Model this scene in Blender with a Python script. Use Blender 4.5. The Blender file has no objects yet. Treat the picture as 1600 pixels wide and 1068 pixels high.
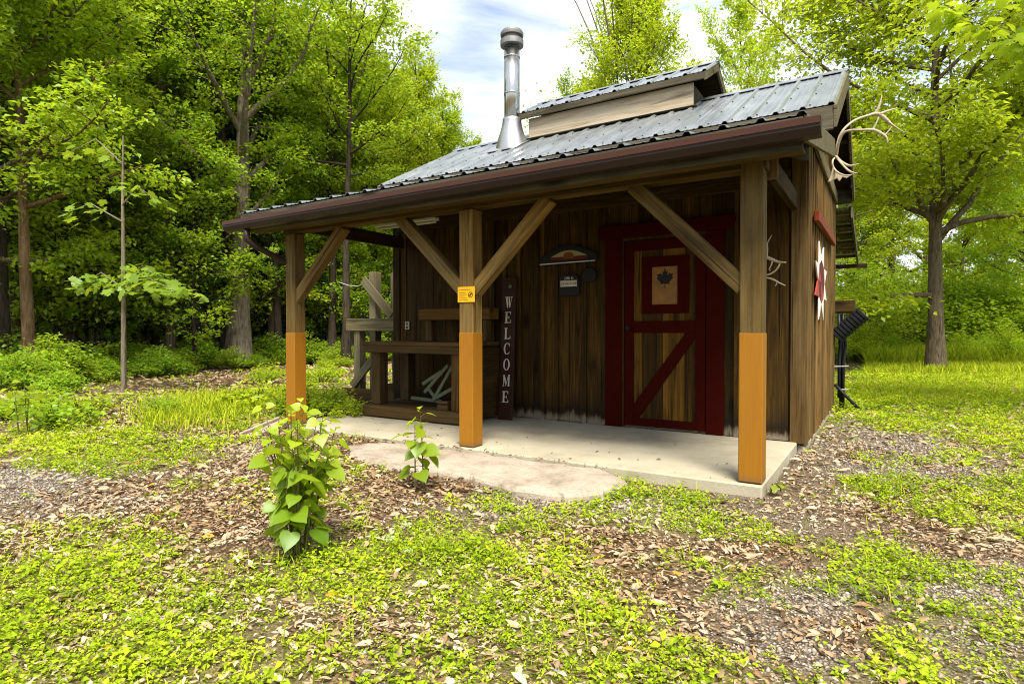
import bpy, bmesh, math, random
import numpy as np
from mathutils import Vector, Matrix

random.seed(7)
RNG = np.random.default_rng(11)
SC = bpy.context.scene
COL = SC.collection
R = math.radians

# ------------------------------------------------------------------ camera
F_PX, YAW, PITCH, ROLL = 925.16, 0.5623, -0.0172, -0.0006
CAM = Vector((0.8534, -4.3045, 1.0464))
_fw = Vector((-math.sin(YAW) * math.cos(PITCH), math.cos(YAW) * math.cos(PITCH), math.sin(PITCH)))
_rt = Vector((math.cos(YAW), math.sin(YAW), 0))
_up = _rt.cross(_fw)
RT = _rt * math.cos(ROLL) + _up * math.sin(ROLL)
UP = -_rt * math.sin(ROLL) + _up * math.cos(ROLL)
FW = _fw


def U(px, py, ax, val):
    """survey helper: where the sight line through a photo point meets a world plane"""
    d = FW + RT * ((px - 800) / F_PX) - UP * ((py - 534) / F_PX)
    i = 'xyz'.index(ax)
    return CAM + d * ((val - CAM[i]) / d[i])


def spot(px, D, z=None):
    """ground position at bearing px and distance D"""
    d = FW + RT * ((px - 800) / F_PX)
    p = CAM + d * D
    return Vector((p.x, p.y, ground_z(p.x, p.y) if z is None else z))


cam = bpy.data.cameras.new('camera')
cam.sensor_width = 36
cam.lens = F_PX / 1600 * 36
cam.clip_end = 2000
cam.clip_start = 0.05
co = bpy.data.objects.new('camera', cam)
M = Matrix((RT, UP, -FW)).transposed().to_4x4()
M.translation = CAM
co.matrix_world = M
COL.objects.link(co)
SC.camera = co


# ------------------------------------------------------------------ numpy noise
def _lat(seed):
    return np.random.default_rng(seed).random((64, 64))


def vnoise(x, y, scale, seed):
    L = _lat(seed)
    x = np.asarray(x, float) / scale + 1000.0
    y = np.asarray(y, float) / scale + 1000.0
    xi, yi = np.floor(x).astype(int), np.floor(y).astype(int)
    fx, fy = x - xi, y - yi
    fx, fy = fx * fx * (3 - 2 * fx), fy * fy * (3 - 2 * fy)
    a, b = L[xi % 64, yi % 64], L[(xi + 1) % 64, yi % 64]
    c, d = L[xi % 64, (yi + 1) % 64], L[(xi + 1) % 64, (yi + 1) % 64]
    return (a * (1 - fx) + b * fx) * (1 - fy) + (c * (1 - fx) + d * fx) * fy


def fbm(x, y, scale, seed, octs=4):
    v, a, t = 0, 1.0, 0
    for k in range(octs):
        v = v + a * vnoise(x, y, scale / 2 ** k, seed + k)
        t += a
        a *= 0.55
    return v / t


def gz_np(x, y):
    x = np.asarray(x, float)
    y = np.asarray(y, float)
    base = -0.085 + 0.055 * np.clip((-x - 1.2) / 2.6, 0, 1)
    base = base - 0.03 * np.clip((-x - 6) / 5, 0, 1)
    near = np.exp(-((np.clip(np.abs(x + 2.4) - 2.7, 0, None)) ** 2 + np.clip(np.abs(y - 3) - 3.2, 0, None) ** 2) / 0.6)
    und = (fbm(x, y, 2.5, 3) - 0.5) * 0.10 + (fbm(x, y, 0.5, 9) - 0.5) * 0.025
    far = np.clip((np.hypot(x, y) - 14) / 20, 0, 1)
    und = und + (fbm(x, y, 14, 21) - 0.5) * 0.5 * far
    return base + und * (1 - 0.85 * near)


def ground_z(x, y):
    return float(gz_np(x, y))


# ------------------------------------------------------------------ materials
def nt(name):
    m = bpy.data.materials.new(name)
    m.use_nodes = True
    t = m.node_tree
    t.nodes.clear()
    return m, t, t.nodes, t.links


class NB:
    def __init__(s, name):
        s.m, s.t, s.n, s.l = nt(name)
        s.out = s.n.new('ShaderNodeOutputMaterial')

    def node(s, typ, **kw):
        nd = s.n.new(typ)
        for k, v in kw.items():
            if k.startswith('i_'):
                key = k[2:]
                key = int(key) if key.isdigit() else key.replace('_', ' ')
                s.inp(nd, key, v)
            else:
                setattr(nd, k, v)
        return nd

    def inp(s, nd, key, v):
        if isinstance(v, bpy.types.NodeSocket):
            s.l.new(v, nd.inputs[key])
        else:
            nd.inputs[key].default_value = v

    def math(s, op, a, b=0.0, c=None, clamp=False):
        nd = s.n.new('ShaderNodeMath')
        nd.operation = op
        nd.use_clamp = clamp
        s.inp(nd, 0, a)
        s.inp(nd, 1, b)
        if c is not None:
            s.inp(nd, 2, c)
        return nd.outputs[0]

    def mix(s, f, a, b, mode='MIX'):
        nd = s.n.new('ShaderNodeMix')
        nd.data_type = 'RGBA'
        nd.blend_type = mode
        s.inp(nd, 0, f)
        s.inp(nd, 6, a)
        s.inp(nd, 7, b)
        return nd.outputs[2]

    def ramp(s, f, stops, interp='LINEAR'):
        nd = s.n.new('ShaderNodeValToRGB')
        e = nd.color_ramp.elements
        nd.color_ramp.interpolation = interp
        while len(e) < len(stops):
            e.new(0.5)
        for el, (p, c) in zip(e, stops):
            el.position = p
            el.color = c if len(c) == 4 else (*c, 1)
        s.inp(nd, 0, f)
        return nd.outputs[0]

    def coords(s, kind='Object', scale=(1, 1, 1), loc=None):
        tc = s.n.new('ShaderNodeTexCoord')
        mp = s.n.new('ShaderNodeMapping')
        mp.inputs['Scale'].default_value = scale
        src = tc.outputs[kind]
        if loc is not None:
            ad = s.n.new('ShaderNodeVectorMath')
            ad.operation = 'ADD'
            s.l.new(src, ad.inputs[0])
            s.inp(ad, 1, loc)
            src = ad.outputs[0]
        s.l.new(src, mp.inputs[0])
        return mp.outputs[0]

    def noise(s, vec, scale, detail=4, rough=0.55, dist=0.0):
        return s.node('ShaderNodeTexNoise', i_Vector=vec, i_Scale=scale, i_Detail=detail, i_Roughness=rough,
                      i_Distortion=dist)

    def bump(s, h, strength=0.3, dist=0.01):
        return s.node('ShaderNodeBump', i_Height=h, i_Strength=strength, i_Distance=dist).outputs[0]

    def attr(s, name):
        a = s.n.new('ShaderNodeAttribute')
        a.attribute_name = name
        return a

    def principled(s, color, rough=0.7, metal=0.0, normal=None, spec=0.4):
        b = s.n.new('ShaderNodeBsdfPrincipled')
        s.inp(b, 'Base Color', color)
        s.inp(b, 'Roughness', rough)
        s.inp(b, 'Metallic', metal)
        s.inp(b, 'Specular IOR Level', spec)
        if normal is not None:
            s.inp(b, 'Normal', normal)
        s.l.new(b.outputs[0], s.out.inputs[0])
        return b


def c4(c):
    return (*c, 1)


def wood(name, dark, mid, light, axis='x', grain=1.0, knots=True, grey=None, greyamt=0.0, mildew=False, rough=0.75):
    s = NB(name)
    bv = s.attr('bv').outputs['Fac']
    oi = s.node('ShaderNodeObjectInfo').outputs['Random']
    off = s.math('ADD', s.math('MULTIPLY', bv, 37.0), s.math('MULTIPLY', oi, 23.0))
    cv = s.node('ShaderNodeCombineXYZ', i_0=off, i_1=off, i_2=off).outputs[0]
    i = 'xyz'.index(axis)
    sc = [9.0, 9.0, 9.0]
    sc[i] = 0.7
    v = s.coords(scale=tuple(sc), loc=cv)
    n1 = s.noise(v, 1.6, 5, 0.6, 1.2).outputs[0]
    sc2 = [70.0, 70.0, 70.0]
    sc2[i] = 1.8
    v2 = s.coords(scale=tuple(sc2), loc=cv)
    n2 = s.noise(v2, 1.0, 3, 0.6).outputs[0]
    f = s.math('ADD', s.math('MULTIPLY', n1, 0.66), s.math('MULTIPLY', n2, 0.42))
    col = s.ramp(f, [(0.36, dark), (0.54, mid), (0.72, light)])
    val = s.math('MULTIPLY_ADD', s.math('FRACT', s.math('MULTIPLY', s.math('ADD', bv, oi), 7.31)), 1.05, 0.48)
    hsv = s.node('ShaderNodeHueSaturation', i_Value=val, i_Color=col)
    col = hsv.outputs[0]
    if grey is not None:
        v3 = s.coords(scale=tuple([2.5 if k != i else 0.8 for k in range(3)]), loc=cv)
        g = s.noise(v3, 1.5, 4, 0.65).outputs[0]
        gf = s.math('MULTIPLY', s.ramp(g, [(0.35, (0, 0, 0)), (0.62, (1, 1, 1))]), greyamt)
        gcol = s.mix(n2, c4(tuple(0.6 * q for q in grey)), c4(grey))
        col = s.mix(gf, col, gcol)
    if knots:
        sk = [3.2, 3.2, 3.2]
        sk[i] = 1.1
        v4 = s.coords(scale=tuple(sk), loc=cv)
        vd = s.node('ShaderNodeTexVoronoi', i_Vector=v4, i_Scale=1.0)
        kf = s.ramp(vd.outputs['Distance'], [(0.06, (1, 1, 1)), (0.17, (0, 0, 0))])
        col = s.mix(s.math('MULTIPLY', kf, 0.8), col, c4(tuple(0.35 * q for q in dark)))
    if mildew:
        tc = s.n.new('ShaderNodeTexCoord')
        sp = s.node('ShaderNodeSeparateXYZ', i_0=tc.outputs['Object'])
        mz = s.noise(s.coords(scale=(9, 9, 2.0)), 1.0, 4, 0.7).outputs[0]
        h = s.math('ADD', sp.outputs[2], s.math('MULTIPLY', mz, -0.28))
        band = s.ramp(s.math('MULTIPLY_ADD', h, 2.0, 0.5), [(0.36, (0, 0, 0)), (0.50, (1, 1, 1)), (0.62, (0.5, 0.5, 0.5)),
                                                         (0.95, (0, 0, 0))])
        col = s.mix(s.math('MULTIPLY', band, 0.85), col, (0.008, 0.006, 0.004, 1))
        low = s.ramp(s.math('MULTIPLY_ADD', h, 2.0, 0.5), [(0.30, (1, 1, 1)), (0.42, (0, 0, 0))])
        col = s.mix(s.math('MULTIPLY', low, 0.8), col, (0.20, 0.17, 0.12, 1))
    sc5 = [26.0, 26.0, 26.0]
    sc5[i] = 0.55
    ck = s.noise(s.coords(scale=tuple(sc5), loc=cv), 1.0, 3, 0.5, 0.3).outputs[0]
    cf = s.ramp(ck, [(0.30, (1, 1, 1)), (0.36, (0, 0, 0))])
    col = s.mix(s.math('MULTIPLY', cf, 0.85), col, c4(tuple(0.45 * q for q in dark)))
    b = s.bump(s.math('SUBTRACT', f, s.math('MULTIPLY', cf, 0.6)), 0.6, 0.008)
    s.principled(col, rough, 0, b, 0.12)
    return s.m


def paint(name, color, rough=0.5, var=0.18, scale=6.0, bump=0.08, metal=0.0, spec=0.18, wear=None):
    s = NB(name)
    v = s.coords()
    n = s.noise(v, scale, 5, 0.6).outputs[0]
    col = s.mix(n, c4(tuple(q * (1 - var) for q in color)), c4(tuple(min(1, q * (1 + var)) for q in color)))
    n2 = s.noise(v, scale * 9, 3, 0.6).outputs[0]
    if wear:
        w = s.ramp(s.noise(v, scale * 3, 6, 0.75).outputs[0], [(0.62, (0, 0, 0)), (0.70, (1, 1, 1))])
        col = s.mix(s.math('MULTIPLY', w, 0.6), col, c4(wear))
    s.principled(col, s.math('MULTIPLY_ADD', n2, 0.2, rough - 0.1), metal, s.bump(n2, bump, 0.004), spec)
    return s.m


def leafmat(name, dark, light, trans=0.45, huevar=0.03):
    s = NB(name)
    a = s.attr('bv').outputs['Fac']
    oi = s.node('ShaderNodeObjectInfo').outputs['Random']
    col = s.mix(a, c4(dark), c4(light))
    hsv = s.node('ShaderNodeHueSaturation', i_Color=col)
    s.inp(hsv, 'Hue', s.math('MULTIPLY_ADD', oi, -huevar, 0.5 + huevar * 0.5))
    s.inp(hsv, 'Value', s.math('MULTIPLY_ADD', s.math('FRACT', s.math('MULTIPLY', oi, 9.7)), 0.35, 0.82))
    col = hsv.outputs[0]
    d = s.node('ShaderNodeBsdfDiffuse', i_Color=col)
    tcol = s.mix(0.5, col, (0.54, 0.62, 0.03, 1))
    tr = s.node('ShaderNodeBsdfTranslucent', i_Color=tcol)
    mx = s.node('ShaderNodeMixShader', i_0=trans)
    s.l.new(d.outputs[0], mx.inputs[1])
    s.l.new(tr.outputs[0], mx.inputs[2])
    gl = s.node('ShaderNodeBsdfGlossy', i_Roughness=0.42, i_Color=(0.8, 0.9, 0.85, 1))
    m2 = s.node('ShaderNodeMixShader', i_0=0.03)
    s.l.new(mx.outputs[0], m2.inputs[1])
    s.l.new(gl.outputs[0], m2.inputs[2])
    s.l.new(m2.outputs[0], s.out.inputs[0])
    return s.m


def barkmat(name, dark, light, sc=1.0):
    s = NB(name)
    v = s.coords(scale=(14 * sc, 14 * sc, 2.2 * sc))
    n = s.noise(v, 1.4, 6, 0.65, 0.8).outputs[0]
    n3 = s.noise(s.coords(), 1.3, 3).outputs[0]
    f = s.math('ADD', s.math('MULTIPLY', n, 0.8), s.math('MULTIPLY', n3, 0.3))
    col = s.ramp(f, [(0.40, dark), (0.72, light)])
    moss = s.ramp(n3, [(0.55, (0, 0, 0)), (0.75, (1, 1, 1))])
    col = s.mix(s.math('MULTIPLY', moss, 0.35), col, (0.07, 0.09, 0.03, 1))
    s.principled(col, 0.9, 0, s.bump(n, 0.9, 0.03), 0.1)
    return s.m


def stuffmat(name, stops, rough=0.8, trans=0.0, tcol=None):
    s = NB(name)
    a = s.attr('bv').outputs['Fac']
    col = s.ramp(a, stops)
    if trans > 0:
        d = s.node('ShaderNodeBsdfDiffuse', i_Color=col)
        tr = s.node('ShaderNodeBsdfTranslucent', i_Color=s.mix(0.35, col, c4(tcol)))
        mx = s.node('ShaderNodeMixShader', i_0=trans)
        s.l.new(d.outputs[0], mx.inputs[1])
        s.l.new(tr.outputs[0], mx.inputs[2])
        s.l.new(mx.outputs[0], s.out.inputs[0])
    else:
        s.principled(col, rough, 0, None, 0.2)
    return s.m


MT = {}
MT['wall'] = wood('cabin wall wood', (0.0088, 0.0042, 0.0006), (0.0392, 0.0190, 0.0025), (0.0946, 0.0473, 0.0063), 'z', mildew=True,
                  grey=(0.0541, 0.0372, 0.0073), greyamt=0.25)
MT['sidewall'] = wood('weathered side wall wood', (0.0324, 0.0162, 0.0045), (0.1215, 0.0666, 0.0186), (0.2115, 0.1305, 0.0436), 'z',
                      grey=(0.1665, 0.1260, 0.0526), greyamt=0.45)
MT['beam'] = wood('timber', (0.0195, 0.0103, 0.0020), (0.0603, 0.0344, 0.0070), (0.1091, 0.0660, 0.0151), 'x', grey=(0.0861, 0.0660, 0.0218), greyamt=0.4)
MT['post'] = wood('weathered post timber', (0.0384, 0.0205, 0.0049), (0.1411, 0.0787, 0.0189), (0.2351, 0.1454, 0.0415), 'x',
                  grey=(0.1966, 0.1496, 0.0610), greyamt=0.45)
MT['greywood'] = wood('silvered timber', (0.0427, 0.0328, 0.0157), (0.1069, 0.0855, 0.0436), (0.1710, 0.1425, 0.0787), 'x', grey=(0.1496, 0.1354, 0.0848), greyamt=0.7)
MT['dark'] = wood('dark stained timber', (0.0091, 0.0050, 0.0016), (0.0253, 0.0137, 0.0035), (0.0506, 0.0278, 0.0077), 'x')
MT['bench'] = wood('bench timber', (0.0182, 0.0090, 0.0027), (0.0515, 0.0273, 0.0077), (0.0909, 0.0515, 0.0152), 'x', grey=(0.0909, 0.0697, 0.0286), greyamt=0.4)
MT['tanwood'] = wood('tan timber', (0.0960, 0.0440, 0.0078), (0.1840, 0.0880, 0.0168), (0.2560, 0.1320, 0.0280), 'x')
MT['doorwood'] = wood('door plank wood', (0.0211, 0.0099, 0.0011), (0.0739, 0.0352, 0.0038), (0.1408, 0.0704, 0.0083), 'z')
MT['cupolawood'] = wood('cupola board wood', (0.1667, 0.1091, 0.0577), (0.5130, 0.4169, 0.2827), (0.6669, 0.5708, 0.4040), 'x', grey=(0.5643, 0.5130, 0.3982), greyamt=0.5)
MT['trimdark'] = wood('dark fascia board', (0.0221, 0.0176, 0.0111), (0.0536, 0.0441, 0.0277), (0.0945, 0.0788, 0.0504), 'x', grey=(0.1386, 0.1260, 0.0857), greyamt=0.4)

s = NB('ochre post paint')
v = s.coords(scale=(30, 30, 1.6))
gn = s.noise(v, 1.5, 4, 0.6).outputs[0]
v2 = s.coords(scale=(1, 1, 0.5))
gn2 = s.noise(v2, 5, 5, 0.65).outputs[0]
col = s.mix(gn, (0.225, 0.090, 0.005, 1), (0.305, 0.130, 0.008, 1))
col = s.mix(s.math('MULTIPLY', s.ramp(gn2, [(0.52, (0, 0, 0)), (0.72, (1, 1, 1))]), 0.35), col, (0.20, 0.085, 0.010, 1))
tc_ = s.n.new('ShaderNodeTexCoord')
sp_ = s.node('ShaderNodeSeparateXYZ', i_0=tc_.outputs['Generated'])
mud = s.ramp(s.math('ADD', sp_.outputs[2], s.math('MULTIPLY', gn2, 0.10)), [(0.045, (1, 1, 1)), (0.10, (0, 0, 0))])
col = s.mix(s.math('MULTIPLY', mud, 0.6), col, (0.10, 0.07, 0.04, 1))
s.principled(col, 0.55, 0, s.bump(gn, 0.35, 0.004), 0.2)
MT['orange'] = s.m
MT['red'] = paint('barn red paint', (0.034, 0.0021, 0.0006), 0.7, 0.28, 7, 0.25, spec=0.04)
MT['redbright'] = paint('bright red stain', (0.1606, 0.0268, 0.0096), 0.6, 0.25, 7, 0.3)  # lighter red of the side wall header board
MT['quiltred'] = paint('faded red board paint', (0.34, 0.045, 0.035), 0.6, 0.25, 9, 0.2)
MT['quiltdark'] = paint('deep red board paint', (0.09, 0.008, 0.008), 0.6, 0.2, 9, 0.2)
MT['white'] = paint('white board paint', (0.6290, 0.6205, 0.5950), 0.55, 0.08, 9, 0.15, wear=(0.3825, 0.3570, 0.3230))
MT['cream'] = paint('cream lettering paint', (0.4960, 0.4640, 0.3760), 0.6, 0.1, 20, 0.1)
MT['gutter'] = paint('brown gutter metal', (0.028, 0.016, 0.012), 0.42, 0.15, 3, 0.03)
MT['gutterlip'] = paint('gutter lip metal', (0.052, 0.020, 0.011), 0.4, 0.15, 3, 0.03)
MT['black'] = paint('black plastic', (0.014, 0.015, 0.017), 0.42, 0.2, 6, 0.05)
MT['iron'] = paint('black iron', (0.012, 0.011, 0.011), 0.55, 0.3, 9, 0.2)
MT['plate'] = paint('cream plastic', (0.3600, 0.3520, 0.2720), 0.4, 0.05)
MT['lampwhite'] = paint('white lamp housing', (0.4960, 0.4800, 0.4160), 0.45, 0.06)
MT['yellow'] = paint('yellow sign enamel', (0.74, 0.42, 0.01), 0.4, 0.06)
MT['signbrown'] = paint('dark sign board', (0.0268, 0.0083, 0.0029), 0.6, 0.3, 5, 0.3)
MT['amber'] = paint('amber pane', (0.21, 0.090, 0.006), 0.25, 0.6, 9, 0.05)  # opaque amber base colour for the door pane, mottled by noise
MT['antler'] = paint('bleached antler', (0.4050, 0.3300, 0.2283), 0.65, 0.5, 22, 0.8)
MT['chrome'] = NB('steel flue').m
MT['greenframe'] = paint('faded green wood', (0.12, 0.135, 0.075), 0.7, 0.2, 8, 0.2)
MT['strap'] = paint('pale strap', (0.5, 0.48, 0.42), 0.6)

s = NB('steel flue')
v = s.coords(scale=(1, 1, 1))
n = s.noise(s.coords(scale=(3, 3, 0.4)), 3, 3).outputs[0]
s.principled(s.mix(n, (0.40, 0.40, 0.39, 1), (0.58, 0.58, 0.57, 1)), s.math('MULTIPLY_ADD', n, 0.14, 0.18), 1.0, None)
MT['chrome'] = s.m
s = NB('dull galvanised steel')
n = s.noise(s.coords(), 14, 4).outputs[0]
s.principled(s.mix(n, (0.34, 0.34, 0.34, 1), (0.50, 0.49, 0.49, 1)), 0.36, 0.9, s.bump(n, 0.05, 0.004))
MT['galv'] = s.m
s = NB('sooty cap steel')
n = s.noise(s.coords(), 9, 4).outputs[0]
s.principled(s.mix(n, (0.10, 0.10, 0.098, 1), (0.30, 0.30, 0.29, 1)), 0.5, 0.6)
MT['soot'] = s.m

s = NB('ribbed roof steel')
v = s.coords()
n = s.noise(s.coords(scale=(1.2, 0.5, 0.5)), 4, 6, 0.65).outputs[0]
n2 = s.noise(v, 30, 3).outputs[0]
col = s.ramp(n, [(0.35, (0.185, 0.205, 0.215)), (0.55, (0.27, 0.29, 0.30)), (0.75, (0.36, 0.375, 0.38))])
n4 = s.noise(s.coords(scale=(9, 0.6, 0.6)), 2.5, 4, 0.7).outputs[0]
col = s.mix(s.math('MULTIPLY', s.ramp(n4, [(0.55, (0, 0, 0)), (0.72, (1, 1, 1))]), 0.35), col, (0.11, 0.11, 0.105, 1))
s.principled(col, s.math('MULTIPLY_ADD', n2, 0.15, 0.27), 0.55, s.bump(n2, 0.03, 0.002), 0.5)
MT['roof'] = s.m
MT['screw'] = paint('screw heads', (0.05, 0.05, 0.05), 0.5)

s = NB('pavement concrete')
v = s.coords()
n = s.noise(v, 1.1, 6, 0.65).outputs[0]
n2 = s.noise(v, 60, 3, 0.7).outputs[0]
vo = s.node('ShaderNodeTexVoronoi', i_Vector=v, i_Scale=85.0).outputs['Distance']
col = s.ramp(n, [(0.32, (0.21, 0.178, 0.118)), (0.50, (0.38, 0.335, 0.235)), (0.7, (0.47, 0.425, 0.31))])
col = s.mix(s.math('MULTIPLY', n2, 0.5), col, (0.28, 0.26, 0.21, 1))
st = s.ramp(s.noise(v, 2.6, 5, 0.7).outputs[0], [(0.60, (0, 0, 0)), (0.74, (1, 1, 1))])
col = s.mix(s.math('MULTIPLY', st, 0.45), col, (0.10, 0.08, 0.055, 1))
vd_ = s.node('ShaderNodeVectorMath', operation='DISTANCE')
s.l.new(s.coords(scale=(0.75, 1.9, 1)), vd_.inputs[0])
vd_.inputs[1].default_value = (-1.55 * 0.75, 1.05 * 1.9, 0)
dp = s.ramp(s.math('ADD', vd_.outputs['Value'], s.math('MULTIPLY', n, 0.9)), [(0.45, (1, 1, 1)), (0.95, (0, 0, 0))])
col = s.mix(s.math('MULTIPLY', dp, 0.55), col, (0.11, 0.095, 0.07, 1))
s.principled(col, 0.9, 0, s.bump(s.math('ADD', n2, vo), 0.35, 0.004), 0.2)
MT['concrete'] = s.m
s = NB('limestone')
v = s.coords()
n = s.noise(v, 2.2, 7, 0.65).outputs[0]
n2 = s.noise(v, 28, 4, 0.7).outputs[0]
col = s.ramp(s.math('ADD', s.math('MULTIPLY', n, 0.7), s.math('MULTIPLY', n2, 0.3)),
             [(0.36, (0.20, 0.160, 0.118)), (0.5, (0.35, 0.290, 0.225)), (0.66, (0.45, 0.385, 0.31))])
s.principled(col, 0.92, 0, s.bump(s.math('ADD', n, s.math('MULTIPLY', n2, 0.5)), 0.7, 0.03), 0.15)
MT['stone'] = s.m

# ground: soil, litter, gravel and moss mixed by where each lies
s = NB('forest ground')
v = s.coords()
gA = s.attr('gravel').outputs['Fac']
lA = s.attr('litter').outputs['Fac']
wA = s.attr('weed').outputs['Fac']
big = s.noise(v, 3.0, 6, 0.65).outputs[0]
fin = s.noise(v, 45, 5, 0.7).outputs[0]
vo = s.node('ShaderNodeTexVoronoi', i_Vector=v, i_Scale=95.0)
vo2 = s.node('ShaderNodeTexVoronoi', i_Vector=s.coords(scale=(1, 1, 1)), i_Scale=42.0)
soil = s.ramp(s.math('ADD', s.math('MULTIPLY', big, 0.5), s.math('MULTIPLY', fin, 0.5)),
              [(0.35, (0.06, 0.042, 0.024)), (0.55, (0.16, 0.118, 0.07)), (0.7, (0.26, 0.20, 0.13))])
gsep = s.node('ShaderNodeSeparateColor', i_0=vo.outputs['Color'])
grav = s.ramp(gsep.outputs[0], [(0.0, (0.09, 0.07, 0.052)), (0.35, (0.22, 0.18, 0.135)), (0.7, (0.35, 0.30, 0.24)), (1.0, (0.50, 0.45, 0.38))])
grav = s.mix(s.ramp(vo.outputs['Distance'], [(0.35, (0, 0, 0)), (0.62, (1, 1, 1))]), grav, (0.07, 0.055, 0.042, 1))
lsep = s.node('ShaderNodeSeparateColor', i_0=vo2.outputs['Color'])
lit = s.ramp(lsep.outputs[0], [(0.0, (0.09, 0.05, 0.025)), (0.4, (0.23, 0.14, 0.07)), (0.75, (0.36, 0.24, 0.14)), (1.0, (0.46, 0.35, 0.23))])
lit = s.mix(s.ramp(vo2.outputs['Distance'], [(0.3, (0, 0, 0)), (0.6, (1, 1, 1))]), lit, (0.05, 0.028, 0.015, 1))
gre = s.ramp(fin, [(0.35, (0.06, 0.055, 0.014)), (0.55, (0.16, 0.165, 0.03)), (0.72, (0.29, 0.29, 0.07))])
col = s.mix(s.math('MULTIPLY', gA, 1.0, clamp=True), soil, grav)
col = s.mix(s.math('MULTIPLY', lA, 1.0, clamp=True), col, lit)
col = s.mix(s.math('MULTIPLY', wA, 0.75, clamp=True), col, gre)
s.principled(col, 0.95, 0, s.bump(s.math('ADD', fin, vo.outputs['Distance']), 0.6, 0.02), 0.1)
MT['ground'] = s.m

MT['leafA'] = leafmat('maple foliage', (0.185, 0.300, 0.008), (0.480, 0.600, 0.017), 0.55)
MT['leafB'] = leafmat('woodland foliage', (0.150, 0.290, 0.010), (0.430, 0.590, 0.022), 0.55)
MT['leafY'] = leafmat('yellow green foliage', (0.205, 0.320, 0.008), (0.500, 0.615, 0.017), 0.55)
MT['leafD'] = leafmat('shade foliage', (0.110, 0.235, 0.012), (0.320, 0.490, 0.022), 0.52)
MT['leafS'] = leafmat('sapling foliage', (0.120, 0.235, 0.006), (0.400, 0.500, 0.016), 0.5, 0.0)
MT['leafM'] = leafmat('young maple foliage', (0.110, 0.215, 0.012), (0.270, 0.400, 0.030), 0.5, 0.0)
MT['bark'] = barkmat('grey bark', (0.045, 0.032, 0.020), (0.21, 0.165, 0.105))
MT['barkL'] = barkmat('pale grey bark', (0.075, 0.055, 0.038), (0.32, 0.265, 0.195), 0.8)
MT['barkB'] = barkmat('brown bark', (0.06, 0.036, 0.018), (0.25, 0.16, 0.085))
MT['barkD'] = barkmat('dark bark', (0.016, 0.012, 0.009), (0.075, 0.058, 0.040))
MT['twig'] = barkmat('green stem', (0.10, 0.09, 0.025), (0.22, 0.24, 0.06), 3)
MT['weeds'] = stuffmat('ground weeds', [(0, (0.150, 0.250, 0.012)), (0.4, (0.335, 0.450, 0.020)), (0.75, (0.54, 0.60, 0.035)), (1, (0.66, 0.65, 0.08))],
                       trans=0.35, tcol=(0.35, 0.42, 0.02))
MT['grass'] = stuffmat('grass blades', [(0, (0.13, 0.21, 0.008)), (0.6, (0.35, 0.43, 0.018)), (1, (0.52, 0.52, 0.05))], trans=0.35, tcol=(0.4, 0.45, 0.03))
MT['litter'] = stuffmat('dead leaves', [(0, (0.075, 0.042, 0.020)), (0.3, (0.235, 0.145, 0.073)), (0.6, (0.40, 0.285, 0.170)), (0.85, (0.50, 0.40, 0.27)),
                                        (0.97, (0.50, 0.41, 0.29)), (1, (0.60, 0.25, 0.03))], 0.85)
MT['pebble'] = stuffmat('pebbles', [(0, (0.10, 0.075, 0.055)), (0.4, (0.26, 0.215, 0.165)), (0.8, (0.36, 0.31, 0.25)), (1, (0.45, 0.40, 0.34))], 0.85)
MT['umbel'] = stuffmat('pale umbels', [(0, (0.40, 0.50, 0.20)), (1, (0.55, 0.62, 0.32))], trans=0.3, tcol=(0.6, 0.7, 0.3))


# ------------------------------------------------------------------ object helpers
def link(o, parent=None):
    COL.objects.link(o)
    if parent is not None:
        o.parent = parent
    return o


def wloc(o):
    v = Vector((0, 0, 0))
    while o is not None:
        v = v + o.location
        o = o.parent
    return v


def tag(o, label, cat, group=None):
    o['label'] = label
    o['category'] = cat
    if group:
        o['group'] = group
    return o


def thing(name, label, cat, loc, group=None):
    o = bpy.data.objects.new(name, None)
    o.empty_display_size = 0.2
    o.location = loc
    link(o)
    return tag(o, label, cat, group)


def np_mesh(name, V, F, bv=None, mats=()):
    me = bpy.data.meshes.new(name)
    V = np.asarray(V, np.float32)
    F = np.asarray(F, np.int32)
    k = F.shape[1]
    me.vertices.add(len(V))
    me.vertices.foreach_set('co', V.ravel())
    me.loops.add(F.size)
    me.loops.foreach_set('vertex_index', F.ravel())
    me.polygons.add(len(F))
    me.polygons.foreach_set('loop_start', np.arange(0, F.size, k, dtype=np.int32))
    me.update(calc_edges=True)
    if bv is not None:
        a = me.attributes.new('bv', 'FLOAT', 'FACE')
        a.data.foreach_set('value', np.asarray(bv, np.float32))
    for m in mats:
        me.materials.append(m)
    return me


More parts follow.
